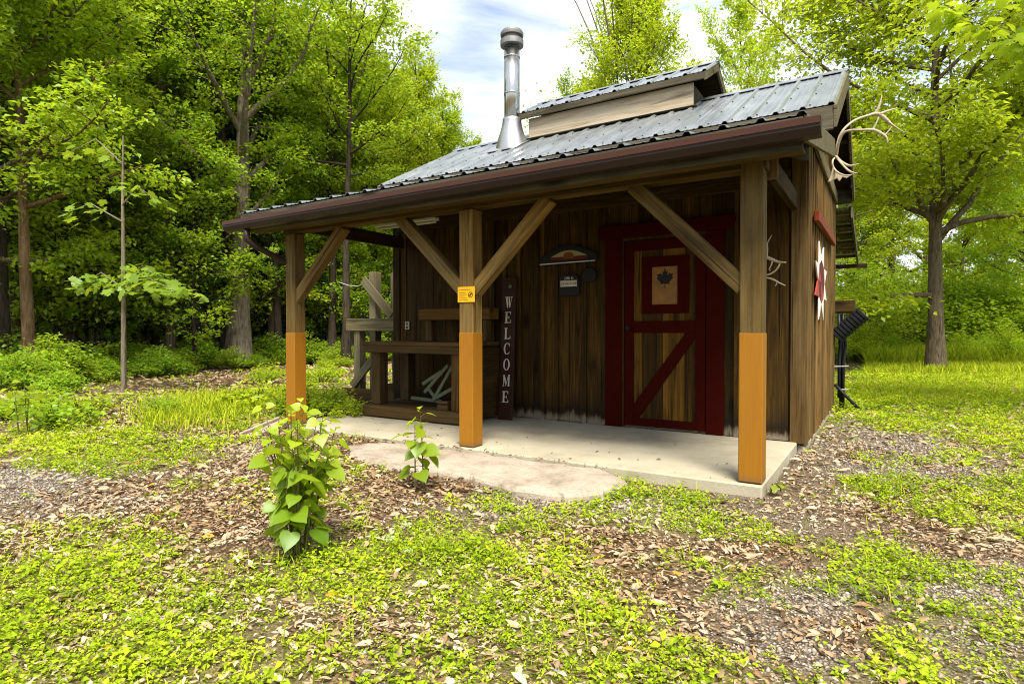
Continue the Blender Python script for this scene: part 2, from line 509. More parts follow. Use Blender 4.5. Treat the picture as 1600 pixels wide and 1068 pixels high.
class MB:
    def __init__(s):
        s.v, s.f, s.mi, s.bv = [], [], [], []

    def face(s, idx, mi=0, bv=0.0):
        s.f.append(tuple(idx))
        s.mi.append(mi)
        s.bv.append(bv)

    def quad(s, a, b, c, d, mi=0, bv=0.0):
        n = len(s.v)
        s.v += [tuple(a), tuple(b), tuple(c), tuple(d)]
        s.face((n, n + 1, n + 2, n + 3), mi, bv)

    def box(s, a, b, mi=0, bv=0.0):
        x0, y0, z0 = (min(a[i], b[i]) for i in range(3))
        x1, y1, z1 = (max(a[i], b[i]) for i in range(3))
        n = len(s.v)
        s.v += [(x0, y0, z0), (x1, y0, z0), (x1, y1, z0), (x0, y1, z0), (x0, y0, z1), (x1, y0, z1), (x1, y1, z1), (x0, y1, z1)]
        for q in ((0, 3, 2, 1), (4, 5, 6, 7), (0, 1, 5, 4), (1, 2, 6, 5), (2, 3, 7, 6), (3, 0, 4, 7)):
            s.face([n + i for i in q], mi, bv)

    def prism(s, pts, ext, mi=0, bv=0.0):
        """closed outline pts (3d) pushed along ext"""
        n = len(s.v)
        k = len(pts)
        e = Vector(ext)
        s.v += [tuple(p) for p in pts] + [tuple(Vector(p) + e) for p in pts]
        s.face([n + i for i in range(k)][::-1], mi, bv)
        s.face([n + k + i for i in range(k)], mi, bv)
        for i in range(k):
            j = (i + 1) % k
            s.face((n + i, n + j, n + k + j, n + k + i), mi, bv)

    def tube(s, pts, rad, seg=8, mi=0, bv=0.0, caps=True, flat=None):
        pts = [Vector(p) for p in pts]
        if not hasattr(rad, '__len__'):
            rad = [rad] * len(pts)
        rings = []
        ref = Vector((0.31, 0.17, 0.93))
        for i, p in enumerate(pts):
            d = (pts[min(i + 1, len(pts) - 1)] - pts[max(i - 1, 0)]).normalized()
            u = d.cross(ref)
            if u.length < 0.05:
                u = d.cross(Vector((1, 0, 0)))
            u.normalize()
            w = d.cross(u)
            n = len(s.v)
            for k in range(seg):
                a = 2 * math.pi * k / seg
                s.v.append(tuple(p + (u * math.cos(a) + w * math.sin(a)) * rad[i]))
            rings.append(n)
        for a, b in zip(rings, rings[1:]):
            for k in range(seg):
                s.face((a + k, a + (k + 1) % seg, b + (k + 1) % seg, b + k), mi, bv)
        if caps:
            s.face([rings[0] + k for k in range(seg)][::-1], mi, bv)
            s.face([rings[-1] + k for k in range(seg)], mi, bv)

    def lathe(s, prof, c, seg=28, mi=0, axis=None):
        """prof: (r, z) up the axis"""
        rings = []
        for r, z in prof:
            n = len(s.v)
            for k in range(seg):
                a = 2 * math.pi * k / seg
                s.v.append((c[0] + r * math.cos(a), c[1] + r * math.sin(a), c[2] + z))
            rings.append(n)
        for a, b in zip(rings, rings[1:]):
            for k in range(seg):
                s.face((a + k, a + (k + 1) % seg, b + (k + 1) % seg, b + k), mi, 0)
        s.face([rings[0] + k for k in range(seg)][::-1], mi)
        s.face([rings[-1] + k for k in range(seg)], mi)

    def build(s, name, mats, parent=None, bevel=0.0, smooth=False):
        if not isinstance(mats, (list, tuple)):
            mats = [mats]
        me = bpy.data.meshes.new(name)
        o0 = wloc(parent)
        me.from_pydata([(x - o0.x, y - o0.y, z - o0.z) for x, y, z in s.v], [], s.f)
        me.polygons.foreach_set('material_index', s.mi)
        a = me.attributes.new('bv', 'FLOAT', 'FACE')
        a.data.foreach_set('value', s.bv)
        if smooth:
            me.polygons.foreach_set('use_smooth', [True] * len(s.f))
        for m in mats:
            me.materials.append(m)
        me.update()
        o = bpy.data.objects.new(name, me)
        link(o, parent)
        if bevel:
            b = o.modifiers.new('bevel', 'BEVEL')
            b.width = bevel
            b.segments = 1
            b.limit_method = 'ANGLE'
        return o


def beam(name, p, q, w, h, mat, parent=None, side=None, bevel=0.006):
    """timber from p to q, w across side vector, h across the other; grain on local x"""
    p, q = Vector(p), Vector(q)
    d = (q - p)
    L = d.length
    d.normalize()
    sd = Vector(side) if side is not None else (Vector((0, 0, 1)).cross(d) if abs(d.z) < 0.95 else Vector((0, 1, 0)))
    sd = (sd - d * sd.dot(d)).normalized()
    up = d.cross(sd)
    me = bpy.data.meshes.new(name)
    x = [0, L]
    vs, fs = [], []
    nseg = max(1, int(L / 0.5))
    rr = random.Random(hash((round(p.x, 2), round(q.z, 2), name)) & 0xffff)
    for i in range(nseg + 1):
        t = L * i / nseg
        j = 0.0015
        for a, b in ((-1, -1), (1, -1), (1, 1), (-1, 1)):
            vs.append((t, a * w / 2 + rr.uniform(-j, j), b * h / 2 + rr.uniform(-j, j)))
    for i in range(nseg):
        for k in range(4):
            a, b = i * 4 + k, i * 4 + (k + 1) % 4
            fs.append((a, b, b + 4, a + 4))
    fs += [(3, 2, 1, 0), tuple(nseg * 4 + k for k in range(4))]
    me.from_pydata(vs, [], fs)
    me.materials.append(mat)
    me.update()
    o = bpy.data.objects.new(name, me)
    link(o, parent)
    o.location = p - wloc(parent)
    o.rotation_mode = 'QUATERNION'
    o.rotation_quaternion = Matrix((d, sd, up)).transposed().to_quaternion()
    if bevel:
        b = o.modifiers.new('bevel', 'BEVEL')
        b.width = bevel
        b.segments = 1
        b.limit_method = 'ANGLE'
    return o


def structure(o):
    o['kind'] = 'structure'
    return o


def stuff(o, label=None, cat=None):
    o['kind'] = 'stuff'
    if label:
        tag(o, label, cat)
    return o


# ------------------------------------------------------------------ cabin
FWY, BWY = 1.862, 5.322            # front and back wall faces
XL, XR = -4.973, 0.2106            # wall ends
RXL, RXR = -5.215, 0.4545          # roof ends
EY, EZ, RY, RZ = 1.778, 3.10, 3.592, 4.055
SL = (RZ - EZ) / (RY - EY)
cabin = thing('cabin', 'rustic board cabin with grey ribbed metal roof, cupola and open porch on orange footed posts',
              'cabin', (-2.38, 1.862, 0))


def board_wall(mb, along, a0, a1, face, out, zlo, top, rr, wmin, wmax, thick=0.022, batten=0.6, bw=0.045):
    """vertical boards; along 'x' or 'y'; face = wall plane; out = +1/-1 outward on the other axis; top(a)->z"""
    a = a0
    while a < a1 - 0.01:
        w = min(rr.uniform(wmin, wmax), a1 - a)
        if a1 - a - w < 0.05:
            w = a1 - a
        t = thick + rr.uniform(0, 0.008)
        bv = rr.random()
        zl = zlo + rr.uniform(-0.015, 0.012)
        p0, p1 = a + 0.003, a + w - 0.003
        f1 = face + out * t
        if along == 'x':
            P = [(p0, face, zl), (p1, face, zl), (p1, face, top(p1)), (p0, face, top(p0))]
            mb.prism(P if out < 0 else P[::-1], (0, out * t, 0), 0, bv)
        else:
            P = [(face, p0, zl), (face, p1, zl), (face, p1, top(p1)), (face, p0, top(p0))]
            mb.prism(P, (out * t, 0, 0), 0, bv)
        if rr.random() < batten and a > a0:
            b0, b1 = a - bw / 2, a + bw / 2
            f2 = face + out * (t + 0.009)
            tt = 0.022
            bv = rr.random()
            if along == 'x':
                P = [(b0, f2, zl), (b1, f2, zl), (b1, f2, top(b1) - 0.004), (b0, f2, top(b0) - 0.004)]
                mb.prism(P, (0, out * tt, 0), 0, bv)
            else:
                P = [(f2, b0, zl), (f2, b1, zl), (f2, b1, top(b1) - 0.004), (f2, b0, top(b0) - 0.004)]
                mb.prism(P, (out * tt, 0, 0), 0, bv)
        a += w


rr = random.Random(5)
T = 0.12
mb = MB()
mb.box((XL + 0.03, FWY + 0.035, -0.06), (XR - 0.03, FWY + T, 3.02), 0, 0.05)
board_wall(mb, 'x', XL, XR - 0.02, FWY + 0.03, -1, 0.008, lambda a: 2.95, rr, 0.14, 0.25, 0.02, 0.35, 0.05)
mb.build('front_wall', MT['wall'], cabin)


def gable(y):
    return min(EZ + SL * (y - EY), EZ + SL * (2 * RY - EY - y)) - 0.10


for xx, out, nm in ((XR, 1, 'side_wall'), (XL, -1, 'side_wall')):
    mb = MB()
    P = [(xx - out * 0.035, FWY + 0.121, -0.06), (xx - out * 0.035, BWY - 0.02, -0.06), (xx - out * 0.035, BWY - 0.02, gable(BWY) - 0.01),
         (xx - out * 0.035, RY, gable(RY) - 0.01), (xx - out * 0.035, FWY + 0.121, gable(FWY) - 0.01)]
    mb.prism(P, (-out * 0.09, 0, 0), 0, 0.1)
    board_wall(mb, 'y', FWY + 0.13, RY, xx - out * 0.03, out, -0.03, gable, rr, 0.15, 0.24, 0.02, 0.9, 0.045)
    board_wall(mb, 'y', RY, BWY, xx - out * 0.03, out, -0.03, gable, rr, 0.15, 0.24, 0.02, 0.9, 0.045)
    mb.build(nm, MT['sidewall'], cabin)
mb = MB()
mb.box((XL + 0.03, BWY - 0.12, -0.06), (XR - 0.03, BWY - 0.035, 3.0), 0, 0.1)
board_wall(mb, 'x', XL, XR, BWY - 0.03, 1, -0.03, lambda a: 2.95, rr, 0.16, 0.24)
mb.build('back_wall', MT['sidewall'], cabin)
# corner boards
mb = MB()
mb.box((XR - 0.115, FWY - 0.022, -0.01), (XR + 0.012, FWY + 0.012, 2.9), 0, 0.9)
mb.build('corner_board', MT['sidewall'], cabin, 0.004)
mb = MB()
mb.box((XR - 0.006, FWY + 0.013, -0.03), (XR + 0.030, FWY + 0.128, 2.95), 0, 0.62)
mb.build('corner_board', MT['sidewall'], cabin, 0.004)
mb = MB()
mb.box((XR - 0.008, BWY - 0.1, -0.03), (XR + 0.034, BWY + 0.02, 2.95), 0, 0.3)
mb.build('corner_board', MT['sidewall'], cabin, 0.004)
mb = MB()
mb.box((XL - 0.02, FWY - 0.02, -0.01), (XL + 0.10, FWY + 0.012, 2.9), 0, 0.15)
mb.build('corner_board', MT['wall'], cabin, 0.004)
# footing strip along the side
mb = MB()
mb.box((XR - 0.06, FWY + 0.02, -0.25), (XR + 0.015, BWY, -0.035))
mb.build('footing', MT['concrete'], cabin, 0.01)
# gable trim boards on the right side
beam('trim_board', (XR + 0.045, FWY + 0.14, 2.93), (XR + 0.045, BWY - 0.05, 2.93), 0.03, 0.15, MT['greywood'], cabin)
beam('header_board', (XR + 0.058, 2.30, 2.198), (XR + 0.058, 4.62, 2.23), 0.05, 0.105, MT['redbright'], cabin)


# ---- roofs
def ribbed(x0, x1, ya, za, yb, zb, pitch=0.231, x_start=None, screws=True, lift=0.0):
    """ribbed steel sheet from eave (ya,za) to top (yb,zb); returns MB with 2 materials"""
    mb = MB()
    nrm = Vector((0, -(zb - za), yb - ya)).normalized()
    if nrm.z < 0:
        nrm = -nrm
    prof = []
    n = int((x1 - x0) / pitch) + 2
    xs = x1 - 0.03 if x_start is None else x_start
    for k in range(n, -1, -1):
        c = xs - k * pitch
        for dx, h in ((-0.030, 0), (-0.014, 0.021), (0.014, 0.021), (0.030, 0), (0.085, 0), (0.092, 0.004), (0.104, 0.004), (0.111, 0),
                      (0.150, 0), (0.157, 0.004), (0.169, 0.004), (0.176, 0)):
            x = c + dx
            if x0 <= x <= x1:
                prof.append((x, h))
    prof = [(x0, 0)] + prof + [(x1, 0)]
    th = 0.004
    n0 = len(mb.v)
    for x, h in prof:
        for (y, z) in ((ya, za), (yb, zb)):
            for off in (h, h - th):
                mb.v.append((x, y + nrm.y * off, z + nrm.z * off))
    for i in range(len(prof) - 1):
        a, b = n0 + i * 4, n0 + i * 4 + 4
        mb.face((a, b, b + 2, a + 2))
        mb.face((a + 1, a + 3, b + 3, b + 1))
        mb.face((a, a + 1, b + 1, b))
        mb.face((a + 2, b + 2, b + 3, a + 3))
    if screws:
        L = math.hypot(yb - ya, zb - za)
        rows = np.linspace(0.06, 0.97, max(2, int(L / 0.45)))
        for k in range(n + 1):
            for t in rows:
                x = xs - k * pitch + 0.05
                if not x0 + 0.02 < x < x1 - 0.02:
                    continue
                y, z = ya + (yb - ya) * t, za + (zb - za) * t
                p = Vector((x, y, z)) + nrm * 0.001
                mb.tube([p, p + nrm * 0.008], 0.009, 6, 1)
    return mb


ribbed(RXL, RXR, EY - 0.02, EZ - 0.01, RY, RZ).build('roof_panel', [MT['roof'], MT['screw']], cabin)
ribbed(RXL, RXR, 2 * RY - EY + 0.02, EZ - 0.01, RY, RZ, screws=False).build('roof_panel', [MT['roof'], MT['screw']], cabin)
PS = 0.205                                       # porch pitch
PY0, PZ0 = -0.33, 2.358
PY1 = FWY - 0.01
PZ1 = PZ0 + PS * (PY1 - PY0)
ribbed(RXL - 0.02, RXR - 0.01, PY0, PZ0, PY1, PZ1).build('porch_roof', [MT['roof'], MT['screw']], cabin)
BY0, BY1 = 2 * RY - PY0, 2 * RY - PY1
ribbed(RXL, RXR, BY0, PZ0, BY1, PZ1, screws=False).build('rear_roof', [MT['roof'], MT['screw']], cabin)
# deck boards under the steel
mb = MB()
for (ya, za, yb, zb, g) in ((EY + 0.02, EZ - 0.03, RY, RZ - 0.055, 0.03), (2 * RY - EY - 0.02, EZ - 0.03, RY, RZ - 0.055, 0.03)):
    nb = 9
    for k in range(nb):
        t0, t1 = k / nb, (k + 0.94) / nb
        a = (ya + (yb - ya) * t0, za + (zb - za) * t0)
        b = (ya + (yb - ya) * t1, za + (zb - za) * t1)
        mb.prism([(RXL + 0.03, a[0], a[1]), (RXL + 0.03, b[0], b[1]), (RXL + 0.03, b[0], b[1] + 0.018), (RXL + 0.03, a[0], a[1] + 0.018)],
                 (RXR - RXL - 0.06, 0, 0), 0, random.random())
mb.build('roof_deck', MT['dark'], cabin)
# ridge cap
mb = MB()
mb.prism([(RXL - 0.01, RY - 0.13, RZ - 0.13 * SL + 0.028), (RXL - 0.01, RY, RZ + 0.032), (RXL - 0.01, RY + 0.13, RZ - 0.13 * SL + 0.028),
          (RXL - 0.01, RY + 0.13, RZ - 0.13 * SL + 0.022), (RXL - 0.01, RY, RZ + 0.026), (RXL - 0.01, RY - 0.13, RZ - 0.13 * SL + 0.022)],
         (RXR - RXL + 0.02, 0, 0))
mb.build('ridge_cap', MT['roof'], cabin)
# main eave fascia above porch roof (front and back)
for s_, y in ((-1, EY), (1, 2 * RY - EY)):
    beam('fascia_board', (RXL + 0.02, y, EZ - 0.125), (RXR - 0.012, y, EZ - 0.125), 0.03, 0.215, MT['trimdark'], cabin)
# main rake barge boards
for x in (RXR - 0.012, RXL + 0.012):
    for sg in (1, -1):
        y0 = EY - 0.03 if sg == 1 else 2 * RY - EY + 0.03
        mb = MB()
        zt = lambda y: EZ + SL * (y - EY) if sg == 1 else EZ + SL * (2 * RY - EY - y)
        mb.prism([(x, y0, zt(y0) - 0.008), (x, RY, RZ - 0.008), (x, RY, RZ - 0.20), (x, y0 + sg * 0.03, zt(y0) - 0.20)], (0.028, 0, 0))
        mb.build('barge_board', MT['greywood'], cabin, 0.003)
# gable lookouts
for x in (RXR - 0.014,):
    for sg in (1, -1):
        for t in (0.18, 0.5, 0.82):
            y = EY + (RY - EY) * t if sg == 1 else 2 * RY - EY - (RY - EY) * t
            z = EZ + (RZ - EZ) * t - 0.085
            beam('lookout', (XR - 0.05, y, z), (x - 0.002, y, z), 0.09, 0.04, MT['trimdark'], cabin)
# porch framing
PB = -0.052                                      # porch underside depth below sheet


def pz(y):
    return PZ0 + PS * (y - PY0)


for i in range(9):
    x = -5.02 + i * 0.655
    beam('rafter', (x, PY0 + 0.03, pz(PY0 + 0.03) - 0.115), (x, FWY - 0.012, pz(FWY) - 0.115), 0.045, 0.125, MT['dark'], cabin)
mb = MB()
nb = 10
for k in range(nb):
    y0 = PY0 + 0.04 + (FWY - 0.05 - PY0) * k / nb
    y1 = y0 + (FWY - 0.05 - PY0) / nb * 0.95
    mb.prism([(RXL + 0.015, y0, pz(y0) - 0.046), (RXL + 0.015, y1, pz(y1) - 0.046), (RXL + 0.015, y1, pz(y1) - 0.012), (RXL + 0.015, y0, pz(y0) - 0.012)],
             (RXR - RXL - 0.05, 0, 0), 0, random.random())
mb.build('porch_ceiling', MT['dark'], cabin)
for x in (RXR - 0.028, RXL - 0.012):
    mb = MB()
    y0, y1 = PY0 + 0.012, FWY - 0.02
    mb.prism([(x, y0, pz(y0) - 0.006), (x, y1, pz(y1) - 0.006), (x, y1, pz(y1) - 0.17), (x, y0, pz(y0) - 0.17)], (0.026, 0, 0))
    mb.build('barge_board', MT['greywood'], cabin, 0.003)
beam('fascia_board', (RXL + 0.016, PY0 + 0.016, PZ0 - 0.112), (RXR - 0.030, PY0 + 0.016, PZ0 - 0.112), 0.026, 0.20, MT['trimdark'], cabin)
beam('soffit_board', (RXL + 0.03, -0.20, PZ0 - 0.19), (RXR - 0.04, -0.20, PZ0 - 0.175), 0.20, 0.02, MT['beam'], cabin)
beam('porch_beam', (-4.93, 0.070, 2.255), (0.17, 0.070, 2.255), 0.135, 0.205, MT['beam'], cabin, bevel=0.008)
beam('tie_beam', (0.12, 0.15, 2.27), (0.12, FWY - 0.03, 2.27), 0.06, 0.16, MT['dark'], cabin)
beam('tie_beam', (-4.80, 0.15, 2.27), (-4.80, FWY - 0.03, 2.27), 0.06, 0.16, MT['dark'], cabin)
beam('ledger_board', (XL + 0.05, FWY - 0.03, 2.50), (XR - 0.12, FWY - 0.03, 2.50), 0.04, 0.15, MT['dark'], cabin)
# posts with painted feet
for x, ztop in ((0.0, 2.245), (-2.427, 2.148), (-4.882, 2.148)):
    p = beam('porch_post', (x + 0.075, 0.075, 0.004), (x + 0.075, 0.075, ztop), 0.15, 0.15, MT['post'], cabin, side=(0, 1, 0), bevel=0.006)
    mb = MB()
    mb.box((x - 0.003, -0.003, 0.008), (x + 0.153, 0.153, 1.0386))
    sub = mb.build('painted_base', MT['orange'], cabin, 0.006)
    mi = p.rotation_quaternion.inverted()
    off = wloc(cabin) - (wloc(cabin) + p.location)
    sub.parent = p
    sub.matrix_parent_inverse = Matrix.Identity(4)
    # keep it upright inside the turned post
    sub.rotation_mode = 'QUATERNION'
    sub.rotation_quaternion = mi
    sub.location = mi @ off
beam('post_cap_board', (0.150, 0.155, 2.10), (0.150, 0.155, 2.52), 0.02, 0.14, MT['post'], cabin)
# knee braces
YB = 0.075
for a, b in (((-4.80, 1.37), (-4.00, 2.16)), ((-2.41, 1.39), (-3.19, 2.16)), ((-2.30, 1.39), (-1.53, 2.16)), ((0.02, 1.33), (-0.79, 2.16))):
    beam('knee_brace', (a[0], YB, a[1] + 0.02), (b[0], YB, b[1]), 0.10, 0.115, MT['post'], cabin, side=(0, 1, 0))
# gutter and downspout
GX0, GX1 = -5.365, 0.525
mb = MB()
g = [(-0.345, 2.262), (-0.345, 2.160), (-0.425, 2.160), (-0.448, 2.205), (-0.448, 2.222), (-0.442, 2.222), (-0.442, 2.206), (-0.422, 2.167),
     (-0.351, 2.167), (-0.351, 2.262)]
mb.prism([(GX0, y, z) for y, z in g], (GX1 - GX0, 0, 0), 0)
mb.prism([(GX0, y, z) for y, z in [(-0.456, 2.224), (-0.456, 2.264), (-0.424, 2.268), (-0.424, 2.258), (-0.445, 2.256), (-0.445, 2.224)]],
         (GX1 - GX0, 0, 0), 1)
for x in (GX0 - 0.004, GX1):
    mb.prism([(x, -0.345, 2.262), (x, -0.345, 2.160), (x, -0.425, 2.160), (x, -0.448, 2.205), (x, -0.453, 2.262)], (0.004, 0, 0), 0)
for k in range(8):
    x = GX0 + 0.4 + k * 0.72
    mb.box((x, -0.44, 2.245), (x + 0.02, -0.345, 2.249), 1)
mb.v = [(x, y, z + 0.030 * (x - GX0) / (GX1 - GX0)) for x, y, z in mb.v]
mb.build('gutter', [MT['gutter'], MT['gutterlip']], cabin)
mb = MB()
mb.tube([(-5.02, -0.385, 2.162), (-5.02, -0.385, 2.06), (-5.00, -0.33, 2.00), (-4.86, 0.12, 1.78), (-4.85, 0.19, 1.72), (-4.85, 0.20, 0.25),
         (-4.86, 0.16, 0.12), (-4.90, -0.03, 0.03)], 0.035, 10)
mb.build('downspout', MT['gutter'], cabin, smooth=True)
# rear porch gutter stub seen past the corner
mb = MB()
mb.box((-5.3, BY0 + 0.02, 2.15), (0.585, BY0 + 0.13, 2.215))
mb.build('gutter', MT['gutterlip'], cabin, 0.006)
for i in range(6):
    y = BY1 + 0.25 + i * 0.36
    zz = PZ0 + PS * (BY0 - y) - 0.05
    beam('purlin', (RXL + 0.05, y, zz), (RXR - 0.03, y, zz), 0.09, 0.04, MT['post'], cabin)
for x in (RXR - 0.026,):
    mb = MB()
    zf = lambda y: PZ0 + PS * (BY0 - y)
    mb.prism([(x, BY1, zf(BY1) - 0.006), (x, BY0, zf(BY0) - 0.006), (x, BY0, zf(BY0) - 0.16), (x, BY1, zf(BY1) - 0.16)], (0.026, 0, 0))
    mb.build('barge_board', MT['greywood'], cabin, 0.003)
for x in (-4.9, -2.4, 0.02):
    beam('rear_post', (x, BY0 - 0.35, -0.1), (x, BY0 - 0.35, 2.3), 0.13, 0.13, MT['beam'], cabin)

# ---- door and casing (parts)
for a, b in (((-1.785, 2.10), (-1.588, 2.10)), ((-0.685, 2.06), (-0.512, 2.06))):
    mb = MB()
    mb.box((a[0], FWY - 0.038, 0.006), (b[0], FWY + 0.0, 2.065))
    mb.build('door_casing', MT['red'], cabin, 0.004)
mb = MB()
mb.prism([(-1.86, FWY - 0.055, 2.067), (-0.47, FWY - 0.055, 2.067), (-0.405, FWY - 0.055, 2.13), (-0.405, FWY - 0.055, 2.205), (-1.86, FWY - 0.055, 2.205)],
         (0, 0.055, 0))
mb.build('door_header', MT['red'], cabin, 0.004)
mb = MB()
mb.box((-1.586, FWY - 0.028, 2.035), (-0.687, FWY, 2.064))
mb.box((-1.586, FWY - 0.028, 0.01), (-1.566, FWY, 2.034))
mb.build('door_stop', MT['doorwood'], cabin)
door = MB()
x0, x1 = -1.556, -0.692
k = 0
xx = x0
rr2 = random.Random(3)
while xx < x1 - 0.02:
    w = min(rr2.choice((0.19, 0.215, 0.23)), x1 - xx)
    door.box((xx + 0.002, FWY - 0.012 - rr2.uniform(0, 0.003), 0.03), (xx + w - 0.002, FWY + 0.01, 2.02), 0, rr2.random())
    xx += w
door = door.build('door', MT['doorwood'], cabin)


def drail(name, a, b, mat=MT['red'], th=0.022, y=FWY - 0.013):
    m = MB()
    m.box((a[0], y - th, a[1]), (b[0], y - 0.001, b[1]))
    return m.build(name, mat, door, 0.003)


drail('door_stile', (x0, 0.03), (x0 + 0.10, 2.02))
drail('door_stile', (x1 - 0.10, 0.03), (x1, 2.02))
drail('door_rail', (x0 + 0.101, 1.915), (x1 - 0.101, 2.02))
drail('door_rail', (x0 + 0.101, 1.035), (x1 - 0.101, 1.160))
drail('door_rail', (x0 + 0.101, 0.03), (x1 - 0.101, 0.115))
m = MB()
m.prism([(x0 + 0.102, FWY - 0.034, 0.116), (x0 + 0.16, FWY - 0.034, 0.116), (x1 - 0.102, FWY - 0.034, 0.98), (x1 - 0.102, FWY - 0.034, 1.033),
         (x1 - 0.20, FWY - 0.034, 1.033), (x0 + 0.102, FWY - 0.034, 0.26)], (0, 0.020, 0))
m.build('door_brace', MT['red'], door, 0.003)
m = MB()
wx0, wx1, wz0, wz1 = -1.367, -0.862, 1.238, 1.842
for a, b in (((wx0, wz0), (wx0 + 0.112, wz1)), ((wx1 - 0.118, wz0), (wx1, wz1)), ((wx0 + 0.112, wz1 - 0.11), (wx1 - 0.118, wz1)),
             ((wx0 + 0.112, wz0), (wx1 - 0.118, wz0 + 0.095))):
    m.box((a[0], FWY - 0.033, a[1]), (b[0], FWY - 0.014, b[1]))
m.build('window_frame', MT['red'], door, 0.002)
m = MB()
m.box((wx0 + 0.112, FWY - 0.020, wz0 + 0.095), (wx1 - 0.118, FWY - 0.016, wz1 - 0.11))
m.build('window_pane', MT['amber'], door)
ML = [(0, 1), (.11, .66), (.24, .78), (.20, .42), (.42, .64), (.47, .53), (.70, .56), (.60, .36), (.72, .28), (.36, -.02), (.40, -.16), (.04, -.10),
      (.03, -.45), (-.03, -.45), (-.04, -.10), (-.40, -.16), (-.36, -.02), (-.72, .28), (-.60, .36), (-.70, .56), (-.47, .53), (-.42, .64), (-.20, .42),
      (-.24, .78), (-.11, .66)]
cx, cz = (wx0 + wx1) / 2, (wz0 + wz1) / 2 + 0.06
m = MB()
m.prism([(cx + a * 0.125, FWY - 0.0225, cz + (b - 0.2) * 0.155) for a, b in ML], (0, 0.0015, 0))
m.build('leaf_cutout', MT['iron'], door)
m = MB()
m.tube([(x0 + 0.05, FWY - 0.036, 1.09), (x0 + 0.05, FWY - 0.075, 1.09)], 0.018, 10)
m.tube([(x0 + 0.05, FWY - 0.075, 1.09), (x0 + 0.05, FWY - 0.095, 1.09)], 0.028, 12)
m.build('door_knob', MT['iron'], door, smooth=True)

# ---- cupola (part of the cabin)
CX0, CX1, CY = -3.53, -1.172, 3.10
CZ = 4.085
m = MB()
CB = 2 * RY - CY
m.box((CX0 + 0.02, CY + 0.03, 3.6), (CX1 - 0.02, CB - 0.03, CZ + 0.04))
cup = m.build('cupola', MT['trimdark'], cabin)
beam('cupola_board', (CX0, CY + 0.013, 3.965), (CX1, CY + 0.013, 3.965), 0.026, 0.30, MT['cupolawood'], cup)
beam('cupola_board', (CX0, CB - 0.013, 3.95), (CX1, CB - 0.013, 3.95), 0.026, 0.27, MT['cupolawood'], cup)
UY, UZ, UR = 3.005, 4.185, 4.50
us = (UR - UZ) / (RY - UY)
ux0, ux1 = -3.645, -0.985
ribbed(ux0, ux1, UY, UZ, RY, UR, screws=True).build('cupola_roof', [MT['roof'], MT['screw']], cup)
ribbed(ux0, ux1, 2 * RY - UY, UZ, RY, UR, screws=False).build('cupola_roof', [MT['roof'], MT['screw']], cup)
m = MB()
m.prism([(ux0 + 0.04, UY + 0.03, UZ - 0.02), (ux0 + 0.04, RY, UR - 0.04), (ux0 + 0.04, 2 * RY - UY - 0.03, UZ - 0.02),
         (ux0 + 0.04, 2 * RY - UY - 0.03, UZ - 0.05), (ux0 + 0.04, RY, UR - 0.07), (ux0 + 0.04, UY + 0.03, UZ - 0.05)], (ux1 - ux0 - 0.08, 0, 0))
m.build('cupola_deck', MT['dark'], cup)
for y in (UY + 0.012, 2 * RY - UY - 0.012):
    beam('cupola_fascia', (ux0 + 0.01, y, UZ - 0.050), (ux1 - 0.01, y, UZ - 0.050), 0.024, 0.082, MT['trimdark'], cup)
for x in (ux0 + 0.004, ux1 - 0.030):
    for sg in (1, -1):
        ya = UY if sg == 1 else 2 * RY - UY
        m = MB()
        m.prism([(x, ya, UZ - 0.006), (x, RY, UR - 0.006), (x, RY, UR - 0.11), (x, ya, UZ - 0.11)], (0.026, 0, 0))
        m.build('cupola_barge', MT['greywood'], cup)
m = MB()
m.prism([(ux0 - 0.005, RY - 0.09, UR - 0.09 * us + 0.028), (ux0 - 0.005, RY, UR + 0.030), (ux0 - 0.005, RY + 0.09, UR - 0.09 * us + 0.028),
         (ux0 - 0.005, RY + 0.09, UR - 0.09 * us + 0.022), (ux0 - 0.005, RY, UR + 0.024), (ux0 - 0.005, RY - 0.09, UR - 0.09 * us + 0.022)],
        (ux1 - ux0 + 0.01, 0, 0))
m.build('cupola_ridge', MT['roof'], cup)
# base flashing of the cupola
beam('cupola_flashing', (CX0 - 0.06, CY - 0.02, EZ + SL * (CY - EY) + 0.018), (CX1 + 0.05, CY - 0.02, EZ + SL * (CY - EY) + 0.018), 0.07, 0.016, MT['trimdark'], cup)

# ---- stove pipe (part)
px_, py_ = -3.76, 3.02
zb = EZ + SL * (py_ - EY)
m = MB()
m.lathe([(0.112, 0.20), (0.112, 1.42)], (px_, py_, zb), 32)
m.lathe([(0.117, 0.72), (0.117, 0.755)], (px_, py_, zb), 32)
m.lathe([(0.117, 1.25), (0.117, 1.27)], (px_, py_, zb), 32)
pipe = m.build('stove_pipe', MT['chrome'], cabin, smooth=False)
for p_ in pipe.data.polygons:
    p_.use_smooth = len(p_.vertices) == 4
m = MB()
prof = [(0.235, -0.02), (0.23, 0.03), (0.20, 0.10), (0.170, 0.19), (0.146, 0.28), (0.138, 0.34), (0.138, 0.375), (0.113, 0.385)]
rings = []
seg = 32
for r, z in prof:
    n = len(m.v)
    for k in range(seg):
        a = 2 * math.pi * k / seg
        x, y = px_ + r * math.cos(a), py_ + r * math.sin(a)
        zz = zb + z
        if z < 0.08:
            zz = EZ + SL * (y - EY) + 0.024 + max(0, z)
        m.v.append((x, y, zz))
    rings.append(n)
for a, b in zip(rings, rings[1:]):
    for k in range(seg):
        m.face((a + k, a + (k + 1) % seg, b + (k + 1) % seg, b + k))
fl = m.build('flashing_cone', MT['galv'], pipe, smooth=True)
m = MB()
yy0, yy1 = py_ - 0.36, py_ + 0.30
